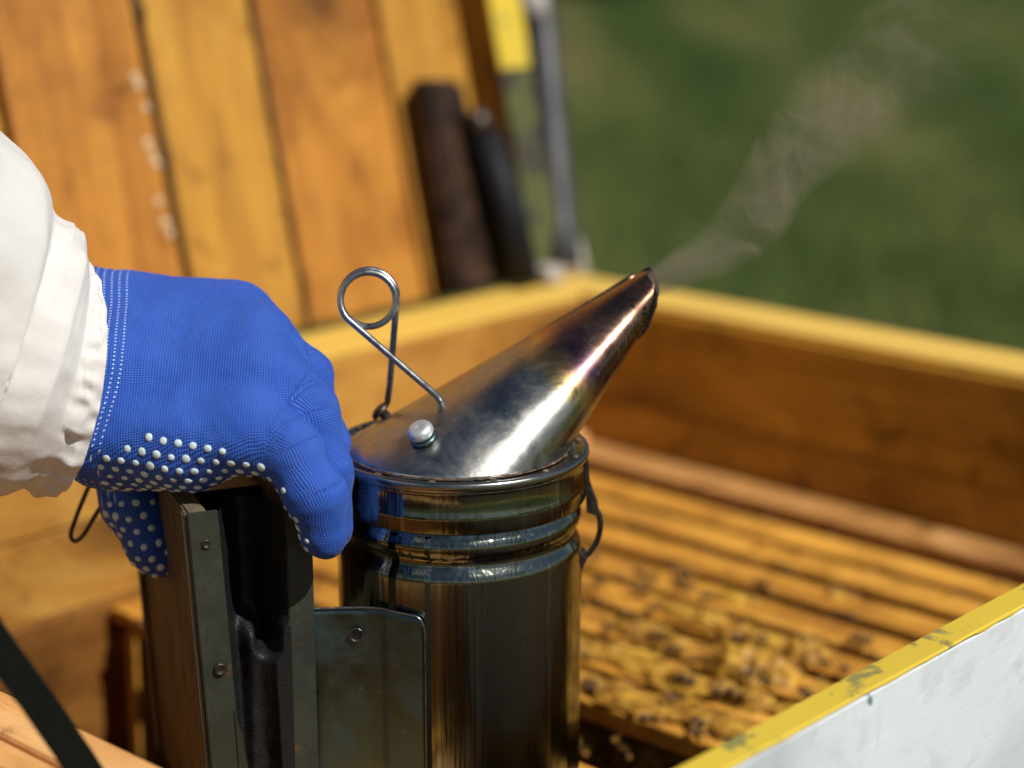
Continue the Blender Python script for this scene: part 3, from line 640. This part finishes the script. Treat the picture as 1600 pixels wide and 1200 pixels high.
# soot crusted lip
bm = bmesh.new()
path = [cone_point(1.0, 2 * math.pi * k / 64) for k in range(64)]; rings = []; TIPC = sum(path, Vector()) / 64
for k in range(64):
    c_ = path[k]; t_ = (path[(k + 1) % 64] - path[k - 1]).normalized(); o_ = (c_ - TIPC).normalized(); q_ = t_.cross(o_)
    jr = .00085 + .0005 * noise.noise(c_ * 900) + (.0005 if math.cos(2 * math.pi * k / 64) > .2 else 0)
    rings.append([bm.verts.new(c_ + (o_ * math.cos(s) + q_ * math.sin(s)) * jr + t_ * 0) for s in [j * math.pi / 4 for j in range(8)]])
for k in range(64):
    a, b = rings[k], rings[(k + 1) % 64]
    for j in range(8): bm.faces.new((a[j], a[(j + 1) % 8], b[(j + 1) % 8], b[j]))
bmesh.ops.recalc_face_normals(bm, faces=bm.faces)
for k in range(90):
    ph = random.gauss(0, .8); u = 1 - abs(random.gauss(0, .05)); c_ = cone_point(u, ph)
    bmesh.ops.create_icosphere(bm, subdivisions=1, radius=random.uniform(.0003, .0009), matrix=Matrix.Translation(c_))
smk('soot_crust', bm, M['soot'])
# weld beads where the spout meets the lid
bm = bmesh.new()
for k in range(13):
    ph = 2 * math.pi * k / 13 + .18; c_ = Vector((CX, CY, sz(-.2344))) + Vector((math.cos(ph), math.sin(ph), 0)) * .0498
    add_box(bm, (-.0010, -.0013, -.0006), (.0010, .0013, .0005), .0003, Matrix.Translation(c_) @ Matrix.Rotation(ph + .3, 4, 'Z'))
tag(smk('crimp_marks', bm, M['weld']), kind='stuff')
bm = tube([cone_point(.004, 2 * math.pi * k / 160, .0001 + .0004 * noise.noise(Vector((k * .9, 0, 3)))) for k in range(161)], [.0002 + .0009 * max(0, noise.noise(Vector((k * .33, 0, 0))) + .15) for k in range(161)], 6, False)
smk('weld_line', bm, M['weld'])
# folded seam down the far side of the spout
bm = tube([cone_point(.01 + .97 * k / 24, R(128), .0009) for k in range(25)], .0011, 8); smk('seam', bm, M['cone'])
# rivet with washer
def find(px, py, front=True):
    best = None
    fx_, fy_ = px, py
    for i in range(0, 100):
        for j in range(0, 180):
            u = i / 100; ph = j / 180 * 2 * math.pi; p = cone_point(u, ph); n_ = cone_normal(max(u, .02), ph); q = p - EYE
            if (n_.dot(q) < 0) != front: continue
            d = q.dot(FW); e = (800 + 3112 * q.x / d - px) ** 2 + (600 - 3112 * q.dot(UP) / d - py) ** 2
            if best is None or e < best[0]: best = (e, u, ph, p, n_)
    return best
def disc_on(p, n_, prof, seg=32):
    bm = lathe(prof, seg); Q = n_.to_track_quat('Z', 'Y').to_matrix().to_4x4(); Q.translation = p
    bm.transform(Q); return bm
_, u_, ph_, p_, n_ = find(662, 684)
smk('washer', disc_on(p_, n_, [(0, .0002), (.0052, .0002), (.0056, .0008), (.0050, .0014), (.0032, .0016), (0, .0016)]), M['galv'])
rh = (n_ + Vector((0, -.1, .3))).normalized()
smk('rivet', disc_on(p_, n_, [(.0026, .0005), (.0026, .0024), (.0048, .0026), (.0054, .0034), (.0053, .0050), (.0044, .0063), (.0028, .0069), (.0012, .0067), (0, .0062)]), M['rivet'])
_, u2, ph2, p2, n2 = find(602, 627, False)
p2 = p2 + n2 * .0
smk('rivet', disc_on(p2 + Vector((-.001, 0, -.002)), (n2 * .4 + Vector((-.75, 0, .55))).normalized(), [(.0022, -.002), (.0022, .0035), (.0042, .0036), (.0047, .0044), (.0042, .0058), (.0022, .0068), (0, .0070)]), M['iron'])
# wire loop
_, u3, ph3, p3, n3 = find(688, 627)
W = []
cc = pt(575, 468, p3.y + .003); rw = 43.5 * .80 / 3112
ax_u = Vector((1, 0, 0)); ax_v = UP.copy()
e0 = p3 + n3 * .0005
W.append(p3 - n3 * .002); W.append(e0 + n3 * .0012 + Vector((-.0012, 0, .0008)))
tot = 2 * math.pi * 1.52; a0 = R(222)
yb = p2.y
for k in range(54):
    f_ = k / 53; a = a0 - f_ * (2 * math.pi + R(218))
    p = cc + (ax_u * math.cos(a) + ax_v * math.sin(a)) * rw * (1 + .05 * (f_ - .5)); p.y += (f_ - .5) * .006 + .001; W.append(p)
W.append(pt(609, 600, yb - .001)); W.append(pt(605, 630, yb))
W2 = [W[0], W[1]] + [W[1].lerp(W[2], t) for t in (.25, .5, .75)] + W[2:-2] + [W[-3].lerp(W[-2], t) for t in (.33, .66)] + W[-2:]
smk('wire_loop', tube(W2, .00135, 12), M['wire'])
# hinge on the right: strap on the lid, link, strap on the body
def plate(pts, th, Ydir=Vector((0, 1, 0))):
    bm = bmesh.new(); a = [bm.verts.new(p) for p in pts]; b = [bm.verts.new(p + Ydir * th) for p in pts]; n = len(a)
    bm.faces.new(a); bm.faces.new(b[::-1])
    for i in range(n): bm.faces.new((a[i], b[i], b[(i + 1) % n], a[(i + 1) % n]))
    bmesh.ops.recalc_face_normals(bm, faces=bm.faces); return bm
HY = CY - .004
smk('hinge_strap', plate([pt(914, 712, HY), pt(919, 716, HY), pt(922, 760, HY), pt(936, 798, HY), pt(934, 806, HY), pt(917, 800, HY), pt(915, 760, HY)], .012), M['iron'], smooth=False)
smk('hinge_strap', plate([pt(901, 862, HY), pt(909, 868, HY), pt(917, 874, HY), pt(909, 892, HY), pt(907, 946, HY), pt(902, 948, HY)], .012), M['iron'], smooth=False)
smk('hinge_link', tube(spline([pt(926, 798, HY + .003), pt(935, 801, HY + .003), pt(938, 822, HY + .003), pt(934, 842, HY + .003), pt(924, 860, HY + .003), pt(911, 872, HY + .003)], 5), .00125, 8), M['iron'])

fl = pt(806, 1140, CY - .0440); bm = bmesh.new()
bmesh.ops.create_icosphere(bm, subdivisions=2, radius=1, matrix=Matrix.Translation(fl) @ Matrix.Rotation(.35, 4, 'Y') @ Matrix.Diagonal((.0006, .0004, .0017, 1))); smk('fleck', bm, M['cap'])
# bracket sheet joining firebox and bellows
top = [(-.0830, .7408), (-.062, .7408), (-.0535, .7390), (-.0490, .7365), (-.0440, .7345), (-.0345, .7318)]
tp = spline([(x, y, 0) for x, y in top], 8); n = len(tp)
zt = sz(-.2895); zb_ = sz(-.385)
V = []; Fq = []; nzr = 30
for j in range(nzr + 1):
    for i, p in enumerate(tp):
        f_ = i / (n - 1); zc = zt + .0012 * math.sin(f_ * 3.1); dx = (tp[-1].x - p.x)
        if dx < .0045: zc -= .0045 - math.sqrt(max(0, .0045 ** 2 - (.0045 - dx) ** 2))
        z = zc + (zb_ - zc) * (j / nzr); V.append((p.x, p.y, z))
for j in range(nzr):
    for i in range(n - 1): a = j * n + i; Fq.append((a, a + 1, a + n + 1, a + n))
me = mesh_np('bracket', V, Fq); br = smk('bracket', me, M['galv'])
so = br.modifiers.new('t', 'SOLIDIFY'); so.thickness = .0011; so.offset = 1
so.offset = 1
smk('dark_hole_disc', disc_on(pt(557, 992, .7396), Vector((0, -1, 0)), [(0, .0001), (.0024, .0001), (.0027, .0003)], 28), M['leather'], br)  # black disc stands in for the shade inside an uncut hole
smk('hole_highlight_ring', tube([pt(557, 992, .7393) + Vector((math.cos(k * math.pi / 14), 0, math.sin(k * math.pi / 14))) * .0027 for k in range(29)], .00015, 6, False), M['wire'], br)  # bright ring added as the highlight on the hole's rim
ep = [Vector(V[i]) + Vector((0, -.0006, .0002)) for i in range(n)]; ep = ep + [Vector((V[j * n + n - 1][0] + .0003, V[j * n + n - 1][1] - .0004, V[j * n + n - 1][2])) for j in range(1, nzr + 1)]
smk('edge_highlight', tube(ep, .00042, 8), M['wire'], br)  # bright tube added as the highlight along the sheet's edge

# bellows
R0 = Vector((-.0782, .736, 0)); od = Vector((-.93, -.3675, 0)).normalized(); wd = Vector((-.3675, .93, 0)).normalized()
def bp(s, w_, z): return R0 + od * s + wd * w_ + Vector((0, 0, sz(z)))
BT, BBm = -.243, -.392
def slab(s0t, s1t, s0b, s1b, w0, w1, zt_, zb2, bev=.0008):
    bm = hexa([bp(s0t, w0, zt_), bp(s1t, w0, zt_), bp(s1t, w1, zt_), bp(s0t, w1, zt_), bp(s0b, w0, zb2), bp(s1b, w0, zb2), bp(s1b, w1, zb2), bp(s0b, w1, zb2)])
    if bev: bmesh.ops.bevel(bm, geom=list(bm.edges), offset=bev, segments=2, affect='EDGES')
    return bm
rb = smk('bellows_board', slab(.0008, .0095, .0008, .0095, .0012, .115, BT, BBm), M['bellows_wood'], smooth=False)
smk('tin_edging', slab(-.0002, .0102, -.0002, .0102, -.0004, .0022, BT + .001, BBm - .001, .0004), M['tin'], rb, smooth=False)
lbd = smk('bellows_board', slab(.0400, .0478, .0325, .0405, .0015, .117, BT, BBm), M['bellows_wood'], smooth=False)
smk('tin_edging', slab(.0368, .0487, .0292, .0413, -.0006, .0010, BT + .001, BBm - .001, .0004), M['tin'], lbd, smooth=False)
# raised wooden slips framing the outer face of the left board
smk('wood_slip', slab(.0480, .0502, .0407, .0429, .0012, .0060, BT + .0008, BBm, .0006), M['bellows_wood'], lbd, smooth=False)
smk('wood_slip', slab(.0480, .0500, .0407, .0427, .1125, .1185, BT + .0008, BBm, .0006), M['bellows_wood'], lbd, smooth=False)
# nails / holes in the edging
def hole(px, py, par, r=.0021, Y=None):
    p = pt(px, py, .7352 if Y is None else Y); q = disc_on(p, -wd, [(0, .0003), (r * .75, .0004), (r, .0009), (r * 1.15, .0004), (r * 1.2, -.0004)], 20); smk('screw', q, M['iron'], par)
hole(462, 972, rb, .0020, .7349); hole(463, 1110, rb, .0014, .7349)
hole(344, 1046, lbd, .0022, bp(.040, -.0006, -.33).y); hole(322, 850, lbd, .0016, bp(.042, -.0006, -.27).y)
# tin tab that folds over the leather near the bottom left
smk('tin_tab', plate([bp(.0335, -.0012, -.325), bp(.0310, -.0016, -.335), bp(.0245, -.0028, -.385), bp(.0235, -.003, -.395), bp(.0310, -.0012, -.395)], .0008, wd), M['tin'], lbd, smooth=False)
# leather: front gusset with an inward fold and a puckered U
V = []; Fq = []; ni, nj = 60, 120
for j in range(nj + 1):
    z = BT - .001 + (BBm - BT + .002) * j / nj; k = (BT - z) / (BT - BBm); sL = .0372 * (1 - k) + .0297 * k
    for i in range(ni + 1):
        f_ = i / ni; s = .0100 + (sL - .0100) * f_
        q = bp(s, 0, z)
        dep_ = .0020 + .019 * (math.sin(math.pi * f_) ** 1.2)            # folds inwards
        ds = s - .0174; dz = min(0, z + .3005); du = math.hypot(ds, dz)         # distance from the U shaped pucker
        fade = 1 / (1 + math.exp(-(-.2930 - z) / .0018))
        side_ = 1 / (1 + math.exp((abs(ds) - .0094) / .0012)) if z > -.303 else 1 / (1 + math.exp((abs(ds) - .0092) / .0012))
        lip = 1 / (1 + math.exp(-(du - .0036) / .0009))
        crown_ = 1 - .10 * min(1, max(0, du - .006) / .02)
        hh = .0185 * fade * side_ * (lip * crown_)
        dep_ -= hh
        dep_ += .0005 * noise.noise(Vector((s * 300, z * 160, 0))) + .0008 * noise.noise(Vector((s * 90, z * 50, 3)))
        V.append(bp(s, max(-.0025, dep_), z))
for j in range(nj):
    for i in range(ni): a = j * (ni + 1) + i; Fq.append((a, a + ni + 1, a + ni + 2, a + 1))
gs = smk('leather_gusset', mesh_np('leather_gusset', V, Fq), M['leather'])
smk('leather_back', slab(.0101, .0398, .0101, .0322, .040, .110, BT - .004, BBm + .002, 0), M['leather'], smooth=False)
# wire hook on the far side of the bellows
smk('hook', tube(spline([pt(150, 735, .80), pt(128, 785, .80), pt(112, 828, .80), pt(112, 842, .80), pt(120, 845, .80), pt(133, 832, .80), pt(152, 800, .80), pt(185, 755, .81)], 6), .0010, 8), M['iron'])
bpy.context.view_layer.update()

# ================================================================== the beekeeper's arm
person = tag(empty('person', pt(-100, 700, .76)), "beekeeper's right arm in white sleeve and blue dotted glove gripping the smoker bellows", 'person')
def cap(P, a, b, ra, rb_):
    a = np.array(a); b = np.array(b); ab = b - a; t = np.clip(((P - a) @ ab) / (ab @ ab), 0, 1)
    return np.linalg.norm(P - a - t[..., None] * ab, axis=-1) - (ra + (rb_ - ra) * t)
def smin(a, b, k):
    h = np.clip(.5 + .5 * (b - a) / k, 0, 1); return b + (a - b) * h - k * h * (1 - h)
PXM = .775 / 3112
FING = {
 'pinky': [(392, 672, .738, 38), (456, 702, .726, 42), (493, 775, .7205, 43), (506, 838, .7215, 36)],
 'ring': [(415, 590, .762, 38), (482, 640, .750, 45), (509, 735, .744, 40), (513, 830, .744, 36)],
 'middle': [(405, 532, .785, 38), (472, 590, .776, 44), (502, 690, .770, 42), (503, 790, .770, 36)],
 'index': [(370, 500, .806, 38), (432, 552, .799, 45), (480, 650, .796, 40), (485, 740, .796, 36)]}
META = [((150, 480, .800, 66), (365, 492, .800, 52)), ((150, 530, .790, 66), (395, 530, .776, 54)), ((145, 610, .770, 66), (405, 590, .755, 54)),
        ((140, 688, .750, 64), (375, 682, .733, 52)), ((90, 600, .775, 110), (170, 600, .772, 100)), ((190, 700, .765, 58), (300, 705, .745, 55))]
THUMB = [(190, 715, .785, 56), (208, 790, .782, 49), (236, 848, .778, 41), (250, 873, .778, 33)]
def J(q): return np.array(pt(q[0], q[1], q[2])), q[3] * PXM
allc = np.array([J(q)[0] for f in FING.values() for q in f] + [J(q)[0] for mm in META for q in mm] + [J(q)[0] for q in THUMB])
lo_ = allc.min(0) - .022; hi_ = allc.max(0) + .022; lo_[0] = pt(85, 600, .77).x
H_ = .00095
gx, gy, gz = [np.arange(lo_[i], hi_[i], H_) for i in range(3)]
G = np.stack(np.meshgrid(gx, gy, gz, indexing='ij'), -1).astype(np.float32)
palm = None
for a, b in META:
    (pa, ra), (pb_, rb_) = J(a), J(b); d = cap(G, pa, pb_, ra, rb_); palm = d if palm is None else smin(palm, d, .018)
hand = palm; fing = None
for nme, q in FING.items():
    ch = None
    for a, b in zip(q[:-1], q[1:]):
        (pa, ra), (pb_, rb_) = J(a), J(b); d = cap(G, pa, pb_, ra, rb_); ch = d if ch is None else smin(ch, d, .005)
    fing = ch if fing is None else smin(fing, ch, .0024)
hand = smin(hand, fing, .0165)
ch = None
for a, b in zip(THUMB[:-1], THUMB[1:]):
    (pa, ra), (pb_, rb_) = J(a), J(b); d = cap(G, pa, pb_, ra, rb_); ch = d if ch is None else smin(ch, d, .006)
hand = smin(hand, ch, .008)
V, Q = surface_nets(hand, lo_, H_)
me = mesh_np('glove', V, Q)
bm = bmesh.new(); bm.from_mesh(me); 
for _ in range(3): bmesh.ops.smooth_vert(bm, verts=bm.verts, factor=.5, use_axis_x=True, use_axis_y=True, use_axis_z=True)
bmesh.ops.recalc_face_normals(bm, faces=bm.faces)
bm.normal_update()
for v in bm.verts:                    # soft wrinkles of the cloth
    p = v.co; v.co = p + v.normal * (.0013 * noise.noise(Vector((p.x * 55, p.y * 55, p.z * 70))) + .0003 * noise.noise(p * 220))
bm.to_mesh(me); bm.free(); me.shade_smooth()
# knit coordinates: along the bone / around it / distance from the cuff
co = np.empty(len(me.vertices) * 3, np.float32); me.vertices.foreach_get('co', co); co = co.reshape(-1, 3)
ac = np.array((pt(150, 480, .80) - pt(140, 688, .75)).normalized())
al = np.array([1, 0, 0.]); kn = np.zeros((len(co), 3), np.float32)
bpalm = co @ ac + .25 * (co[:, 1] - .76); apalm = co @ al
best = np.full(len(co), 1e9); ka = apalm.copy(); kb = bpalm.copy(); wt = np.zeros(len(co))
for nme, q in list(FING.items()) + [('thumb', THUMB)]:
    L0 = 0; off = None
    for a, b in zip(q[:-1], q[1:]):
        (pa, ra), (pb_, rb_) = J(a), J(b); ab = pb_ - pa; Ln = np.linalg.norm(ab); t = ((co - pa) @ ab) / Ln ** 2; tc = np.clip(t, 0, 1)
        dv = co - pa - tc[:, None] * ab; d = np.linalg.norm(dv, axis=1) - (ra + (rb_ - ra) * tc)
        side = np.array([0, 1, 0.]) - (ab / Ln) * (ab[1] / Ln); side /= np.linalg.norm(side); up_ = np.cross(ab / Ln, side)
        ang = np.arctan2(dv @ side, dv @ up_) * .0105; m_ = d < best
        base = float(pa @ al) + L0 * 0; best = np.where(m_, d, best)
        ka = np.where(m_, pa @ al + L0 + tc * Ln, ka); kb = np.where(m_, ang, kb); L0 += Ln
pd = None
for a, b in META:
    (pa, ra), (pb_, rb_) = J(a), J(b); d = cap(co.astype(np.float64), pa, pb_, ra, rb_); pd = d if pd is None else np.minimum(pd, d)
ispalm = pd < best + .0045
kn[:, 0] = np.where(ispalm, apalm, ka); kn[:, 1] = np.where(ispalm, bpalm, kb)
yy = (co[:, 2] - ZC)
cuffx = pt(148, 600, .76).x + .010 * np.exp(-((yy - pt(100, 560, .75).z + ZC) / .03) ** 2) - .0085
kn[:, 2] = np.clip(co[:, 0] - (cuffx - .004), 0, 1)
at = me.attributes.new('knit', 'FLOAT_VECTOR', 'POINT'); at.data.foreach_set('vector', kn.ravel())
from mathutils.bvhtree import BVHTree
gv = [Vector(c) for c in co]; bvh = BVHTree.FromPolygons(gv, [tuple(p.vertices) for p in me.polygons])
glove = obj('glove', me, M['knit'], person, True, world=True)

# raised grip dots over the palm side of the glove
bm = bmesh.new(); bmesh.ops.create_icosphere(bm, subdivisions=2, radius=1)
bmesh.ops.delete(bm, geom=[v for v in bm.verts if v.co.z < -.3], context='VERTS')
for v in bm.verts: v.co = Vector((v.co.x * .00155, v.co.y * .00155, v.co.z * .00075))
dme = bpy.data.meshes.new('grip_dot'); bm.to_mesh(dme); bm.free(); dme.materials.append(M['dot']); dme.shade_smooth()
DOTS = []
def put_dots(org, direction, ex, ey, nx, ny, step, keep):
    direction = direction.normalized(); c = 0
    for j in range(ny):
        for i in range(nx):
            o = org + ex * ((i + .5 * (j % 2)) * step) + ey * (j * step * .86)
            hit, nrm, idx, dist_ = bvh.ray_cast(o, direction)
            if hit is None or not keep(hit, nrm): continue
            if nrm.dot(direction) > 0: nrm = -nrm
            if any((hit - d).length < step * .72 for d in DOTS): continue
            DOTS.append(hit.copy()); d = bpy.data.objects.new('grip_dot', dme); COL.objects.link(d); d.parent = glove
            q = nrm.to_track_quat('Z', 'Y').to_matrix().to_4x4(); q.translation = hit - person.location; sc_ = random.uniform(.82, 1.12); d.matrix_local = q @ Matrix.Diagonal((sc_, sc_ * random.uniform(.85, 1.1), random.uniform(.6, 1.), 1)); c += 1
    return c
def pix(p):
    q = p - EYE; d = q.dot(FW); return 800 + 3112 * q.x / d, 600 - 3112 * q.dot(UP) / d
def heel(h, n_):
    x, y = pix(h); top_ = np.interp(x, [90, 150, 255, 330, 392, 440], [715, 712, 672, 692, 722, 745]); return x < 450 and y > top_ and n_.z < .35
a1 = 0
a2 = put_dots(pt(90, 800, .66) - Vector((0, -.04, .105)), Vector((0, .82, .45)), Vector((1, 0, .03)).normalized(), Vector((0, -.45, .82)).normalized(), 26, 26, .0058, heel)
a3 = put_dots(pt(30, 950, .70), Vector((.25, .95, .05)), Vector((1, 0, 0)), Vector((0, 0, 1)), 20, 16, .0054, lambda h, n_: pix(h)[1] > 772 and pix(h)[0] < 300 and not (pix(h)[1] > 885))
a4 = put_dots(Vector((-.20, .69, pt(500, 890, .73).z)), Vector((1, .12, 0)), Vector((0, 1, 0)), Vector((0, 0, 1)), 12, 10, .0050, lambda h, n_: h.x > -.10 and n_.x < -.62)
print('dots', a1, a2, a3, a4, 'glove verts', len(co))

# sleeve: a gathered cloth tube on the forearm
def sleeve_mesh(ax, prof, ns, nt_, wr, seed, frill=None):
    """ax: axis points (Vector) for t in 0..1; prof(t, th) radius"""
    V = []; Fq = []; P = spline(ax, 24)
    def at_(t):
        f_ = t * (len(P) - 1); i = min(int(f_), len(P) - 2); return P[i].lerp(P[i + 1], f_ - i)
    for j in range(ns + 1):
        t = j / ns; c = at_(t); tg = (at_(min(1, t + .01)) - at_(max(0, t - .01))).normalized()
        u = (Vector((0, 0, 1)) - tg * tg.z).normalized(); v = tg.cross(u)
        for i in range(nt_):
            th = 2 * math.pi * i / nt_; r, s = prof(t, th); V.append(c + (u * math.cos(th) + v * math.sin(th)) * r + tg * s)
    for j in range(ns):
        for i in range(nt_): a = j * nt_ + i; b = j * nt_ + (i + 1) % nt_; Fq.append((a, b, b + nt_, a + nt_))
    return mesh_np('sleeve', V, Fq)
def nz(x, y, z=0.): return noise.noise(Vector((x, y, z)))
def slprof(t, th):
    # t=0 frill edge .. t=1 far upper arm
    cth, sth = math.cos(th), math.sin(th)
    x = t
    base = float(np.interp(x, [0, .03, .06, .09, .13, .18, .24, .32, .45, 1], [.0450, .0462, .0452, .0462, .0510, .0555, .0578, .0578, .062, .074]))
    gath = math.exp(-((x - .045) / .030) ** 2)
    n1 = nz(th * 3.2 + 4, x * 10, 1); n2 = nz(cth * 5 + 2, sth * 5, x * 9); n3 = nz(cth * 11, sth * 11, x * 26 + 3)
    fr = math.exp(-((x) / .03) ** 2)
    r = base + .0030 * gath * min(1, x * 60) * nz(cth * 8, sth * 8, 5 + x * 9) + .0007 * fr * math.sin(th * 21 + 5 * nz(cth * 2, sth * 2, 7)) + .0018 * n2 * min(1, x * 9) + .0008 * n3 * (gath + .3)
    # long soft folds running along the arm
    r += .0032 * min(1, max(0, (x - .06) * 9)) * nz(cth * 1.8, sth * 2.3, x * 2.2 + 9)
    # second layer fold overlapping further up
    r += .0060 / (1 + math.exp(-(x - .292 - .026 * cth + .02 * sth) / .0085)) + .13 * max(0, x - .315) * max(0, cth)
    s = .003 * gath * nz(cth * 4, sth * 4, 8) + (.0040 + .0080 * cth + .0110 * sth) * max(0, 1 - x * 4)
    return r, s
axs = [pt(122, 600, .768), pt(46, 570, .764), pt(-70, 528, .755), pt(-300, 470, .72), pt(-750, 300, .62), pt(-1250, -150, .48)]
sl = obj('sleeve', sleeve_mesh(axs, slprof, 520, 300, 1, 1), M['cotton'], person, True, world=True)
sm = sl.modifiers.new('cloth', 'SOLIDIFY'); sm.thickness = .0012; sm.offset = -1

# strap at the lower left
strap = [pt(-60, 925, .62), pt(0, 1015, .62), pt(70, 1112, .621), pt(145, 1225, .622), pt(230, 1370, .622)]
sp_ = spline(strap, 10); bm = bmesh.new(); rs = []
for i, p in enumerate(sp_):
    tg = (sp_[min(i + 1, len(sp_) - 1)] - sp_[max(i - 1, 0)]).normalized(); sdv = tg.cross(Vector((.10, -1, .15)).normalized()).normalized(); nn_ = tg.cross(sdv)
    hw = .0057 + .0002 * nz(i * 1.7, 0)
    rs.append([bm.verts.new(p + sdv * a + nn_ * b) for a, b in ((-hw, -.0011), (hw, -.0011), (hw, .0011), (-hw, .0011))])
for a, b in zip(rs[:-1], rs[1:]):
    for k in range(4): bm.faces.new((a[k], a[(k + 1) % 4], b[(k + 1) % 4], b[k]))
bm.faces.new(rs[0][::-1]); bm.faces.new(rs[-1]); bmesh.ops.recalc_face_normals(bm, faces=bm.faces)
tag(obj('strap', bm, M['strap'], None, False, world=True), 'black webbing strap hanging below the sleeve at the lower left', 'strap')

# ================================================================== smoke
SP = [(1021, 446, .785), (1070, 418, .786), (1130, 385, .788), (1180, 335, .79), (1222, 262, .795), (1290, 190, .80), (1375, 125, .805), (1450, 45, .81), (1530, -70, .82)]
SR_ = [.0065, .0095, .0125, .0150, .0165, .0220, .0270, .0300, .034]
sp3 = [pt(*q) for q in SP]
org = sp3[0]; dirv = (sp3[-1] - sp3[0]); LS = dirv.length; dirv.normalize(); sdx = dirv.cross(Vector((0, 1, 0))).normalized(); sdy = dirv.cross(sdx).normalized()
smo = bmesh.new(); tube(spline(sp3, 4), [float(np.interp(i / 32, np.linspace(0, 1, 9), SR_)) * 1.12 for i in range(33)], 20, bm=smo)
smoke = obj('smoke', smo, None); tag(smoke, 'thin pale smoke drifting up and right from the spout tip', 'smoke', kind='stuff')
mt = bpy.data.materials.new('smoke'); mt.use_nodes = True; smoke.data.materials.append(mt)
m = N.__new__(N); m.m = mt; m.t = mt.node_tree; m.t.nodes.remove(m.t.nodes['Principled BSDF']); out = m.t.nodes['Material Output']
geo = m.n('ShaderNodeNewGeometry'); rel = m.n('ShaderNodeVectorMath', operation='SUBTRACT'); m.l(geo.outputs['Position'], rel.inputs[0]); rel.inputs[1].default_value = org
def dot(v):
    x = m.n('ShaderNodeVectorMath', operation='DOT_PRODUCT'); m.l(rel.outputs[0], x.inputs[0]); x.inputs[1].default_value = v; return x.outputs['Value']
sN = m.math('DIVIDE', dot(dirv), LS)
def fcurve(pts, src, lo, hi):
    x = m.n('ShaderNodeFloatCurve'); cv = x.mapping.curves[0]
    while len(cv.points) < len(pts): cv.points.new(.5, .5)
    for k, (a, b) in enumerate(pts): cv.points[k].location = (a, (b - lo) / (hi - lo))
    x.mapping.update(); m.l(src, x.inputs['Value']); return m.math('MULTIPLY_ADD', x.outputs[0], hi - lo, lo)
ss = [((q - org).dot(dirv) / LS, (q - org).dot(sdx), (q - org).dot(sdy)) for q in sp3]
lo1 = min(a[1] for a in ss) - .01; hi1 = max(a[1] for a in ss) + .01; lo2 = min(a[2] for a in ss) - .01; hi2 = max(a[2] for a in ss) + .01
ss[0] = (0., ss[0][1], ss[0][2]); ss[-1] = (1., ss[-1][1], ss[-1][2])
cxn = fcurve([(a, b) for a, b, c in ss], sN, lo1, hi1); cyn = fcurve([(a, c) for a, b, c in ss], sN, lo2, hi2)
rd = fcurve([(a[0], r) for a, r in zip(ss, SR_)], sN, 0, .07)
wv = m.noise(geo.outputs['Position'], 26, 2, .5)
wx = m.n('ShaderNodeTexNoise'); m.l(geo.outputs['Position'], wx.inputs['Vector']); wx.inputs['Scale'].default_value = 24; wx.inputs['Detail'].default_value = 3
wsub = m.n('ShaderNodeVectorMath', operation='SUBTRACT'); m.l(wx.outputs['Color'], wsub.inputs[0]); wsub.inputs[1].default_value = (.5, .5, .5)
wsc = m.n('ShaderNodeVectorMath', operation='SCALE'); m.l(wsub.outputs[0], wsc.inputs[0]); wsc.inputs['Scale'].default_value = .065
wp = m.n('ShaderNodeVectorMath', operation='ADD'); m.l(geo.outputs['Position'], wp.inputs[0]); m.l(wsc.outputs[0], wp.inputs[1])
n1 = m.noise(wp.outputs[0], 34, 4, .55, .5); rid = m.math('SUBTRACT', 1., m.math('ABSOLUTE', m.math('MULTIPLY_ADD', n1, 8., -4.)), clamp=True)
n2 = m.noise(wp.outputs[0], 20, 3, .5); cl = m.ramp(n2, [(.42, .0), (.62, 1.)])
d2_ = m.math('SQRT', m.math('ADD', m.math('POWER', m.math('SUBTRACT', dot(sdx), cxn), 2.), m.math('POWER', m.math('SUBTRACT', dot(sdy), cyn), 2.)))
edge = m.math('SUBTRACT', 1., m.math('DIVIDE', d2_, rd), clamp=True); edge = m.ramp(edge, [(0., 0.), (.5, 1.)])
fall = m.ramp(sN, [(0., 1.), (.12, 1.), (.34, .75), (.46, .34), (.62, .18), (.85, .05), (1., .0)])
wis = m.math('MULTIPLY', m.math('MULTIPLY_ADD', m.math('POWER', rid, 2.0), 1.0, .07), m.math('MULTIPLY_ADD', cl, .9, .12))
# close to the nozzle the smoke is still even
near = m.ramp(sN, [(0., 1.), (.22, 0.)]); wis = m.math('ADD', m.math('MULTIPLY', near, .50), wis)
den = m.math('MULTIPLY', m.math('MULTIPLY', m.math('MULTIPLY', wis, edge), fall), 165.)
pv = m.n('ShaderNodeVolumePrincipled'); pv.inputs['Color'].default_value = (.86, .70, .48, 1); pv.inputs['Anisotropy'].default_value = .15; m.l(den, pv.inputs['Density']); m.l(pv.outputs[0], out.inputs['Volume'])
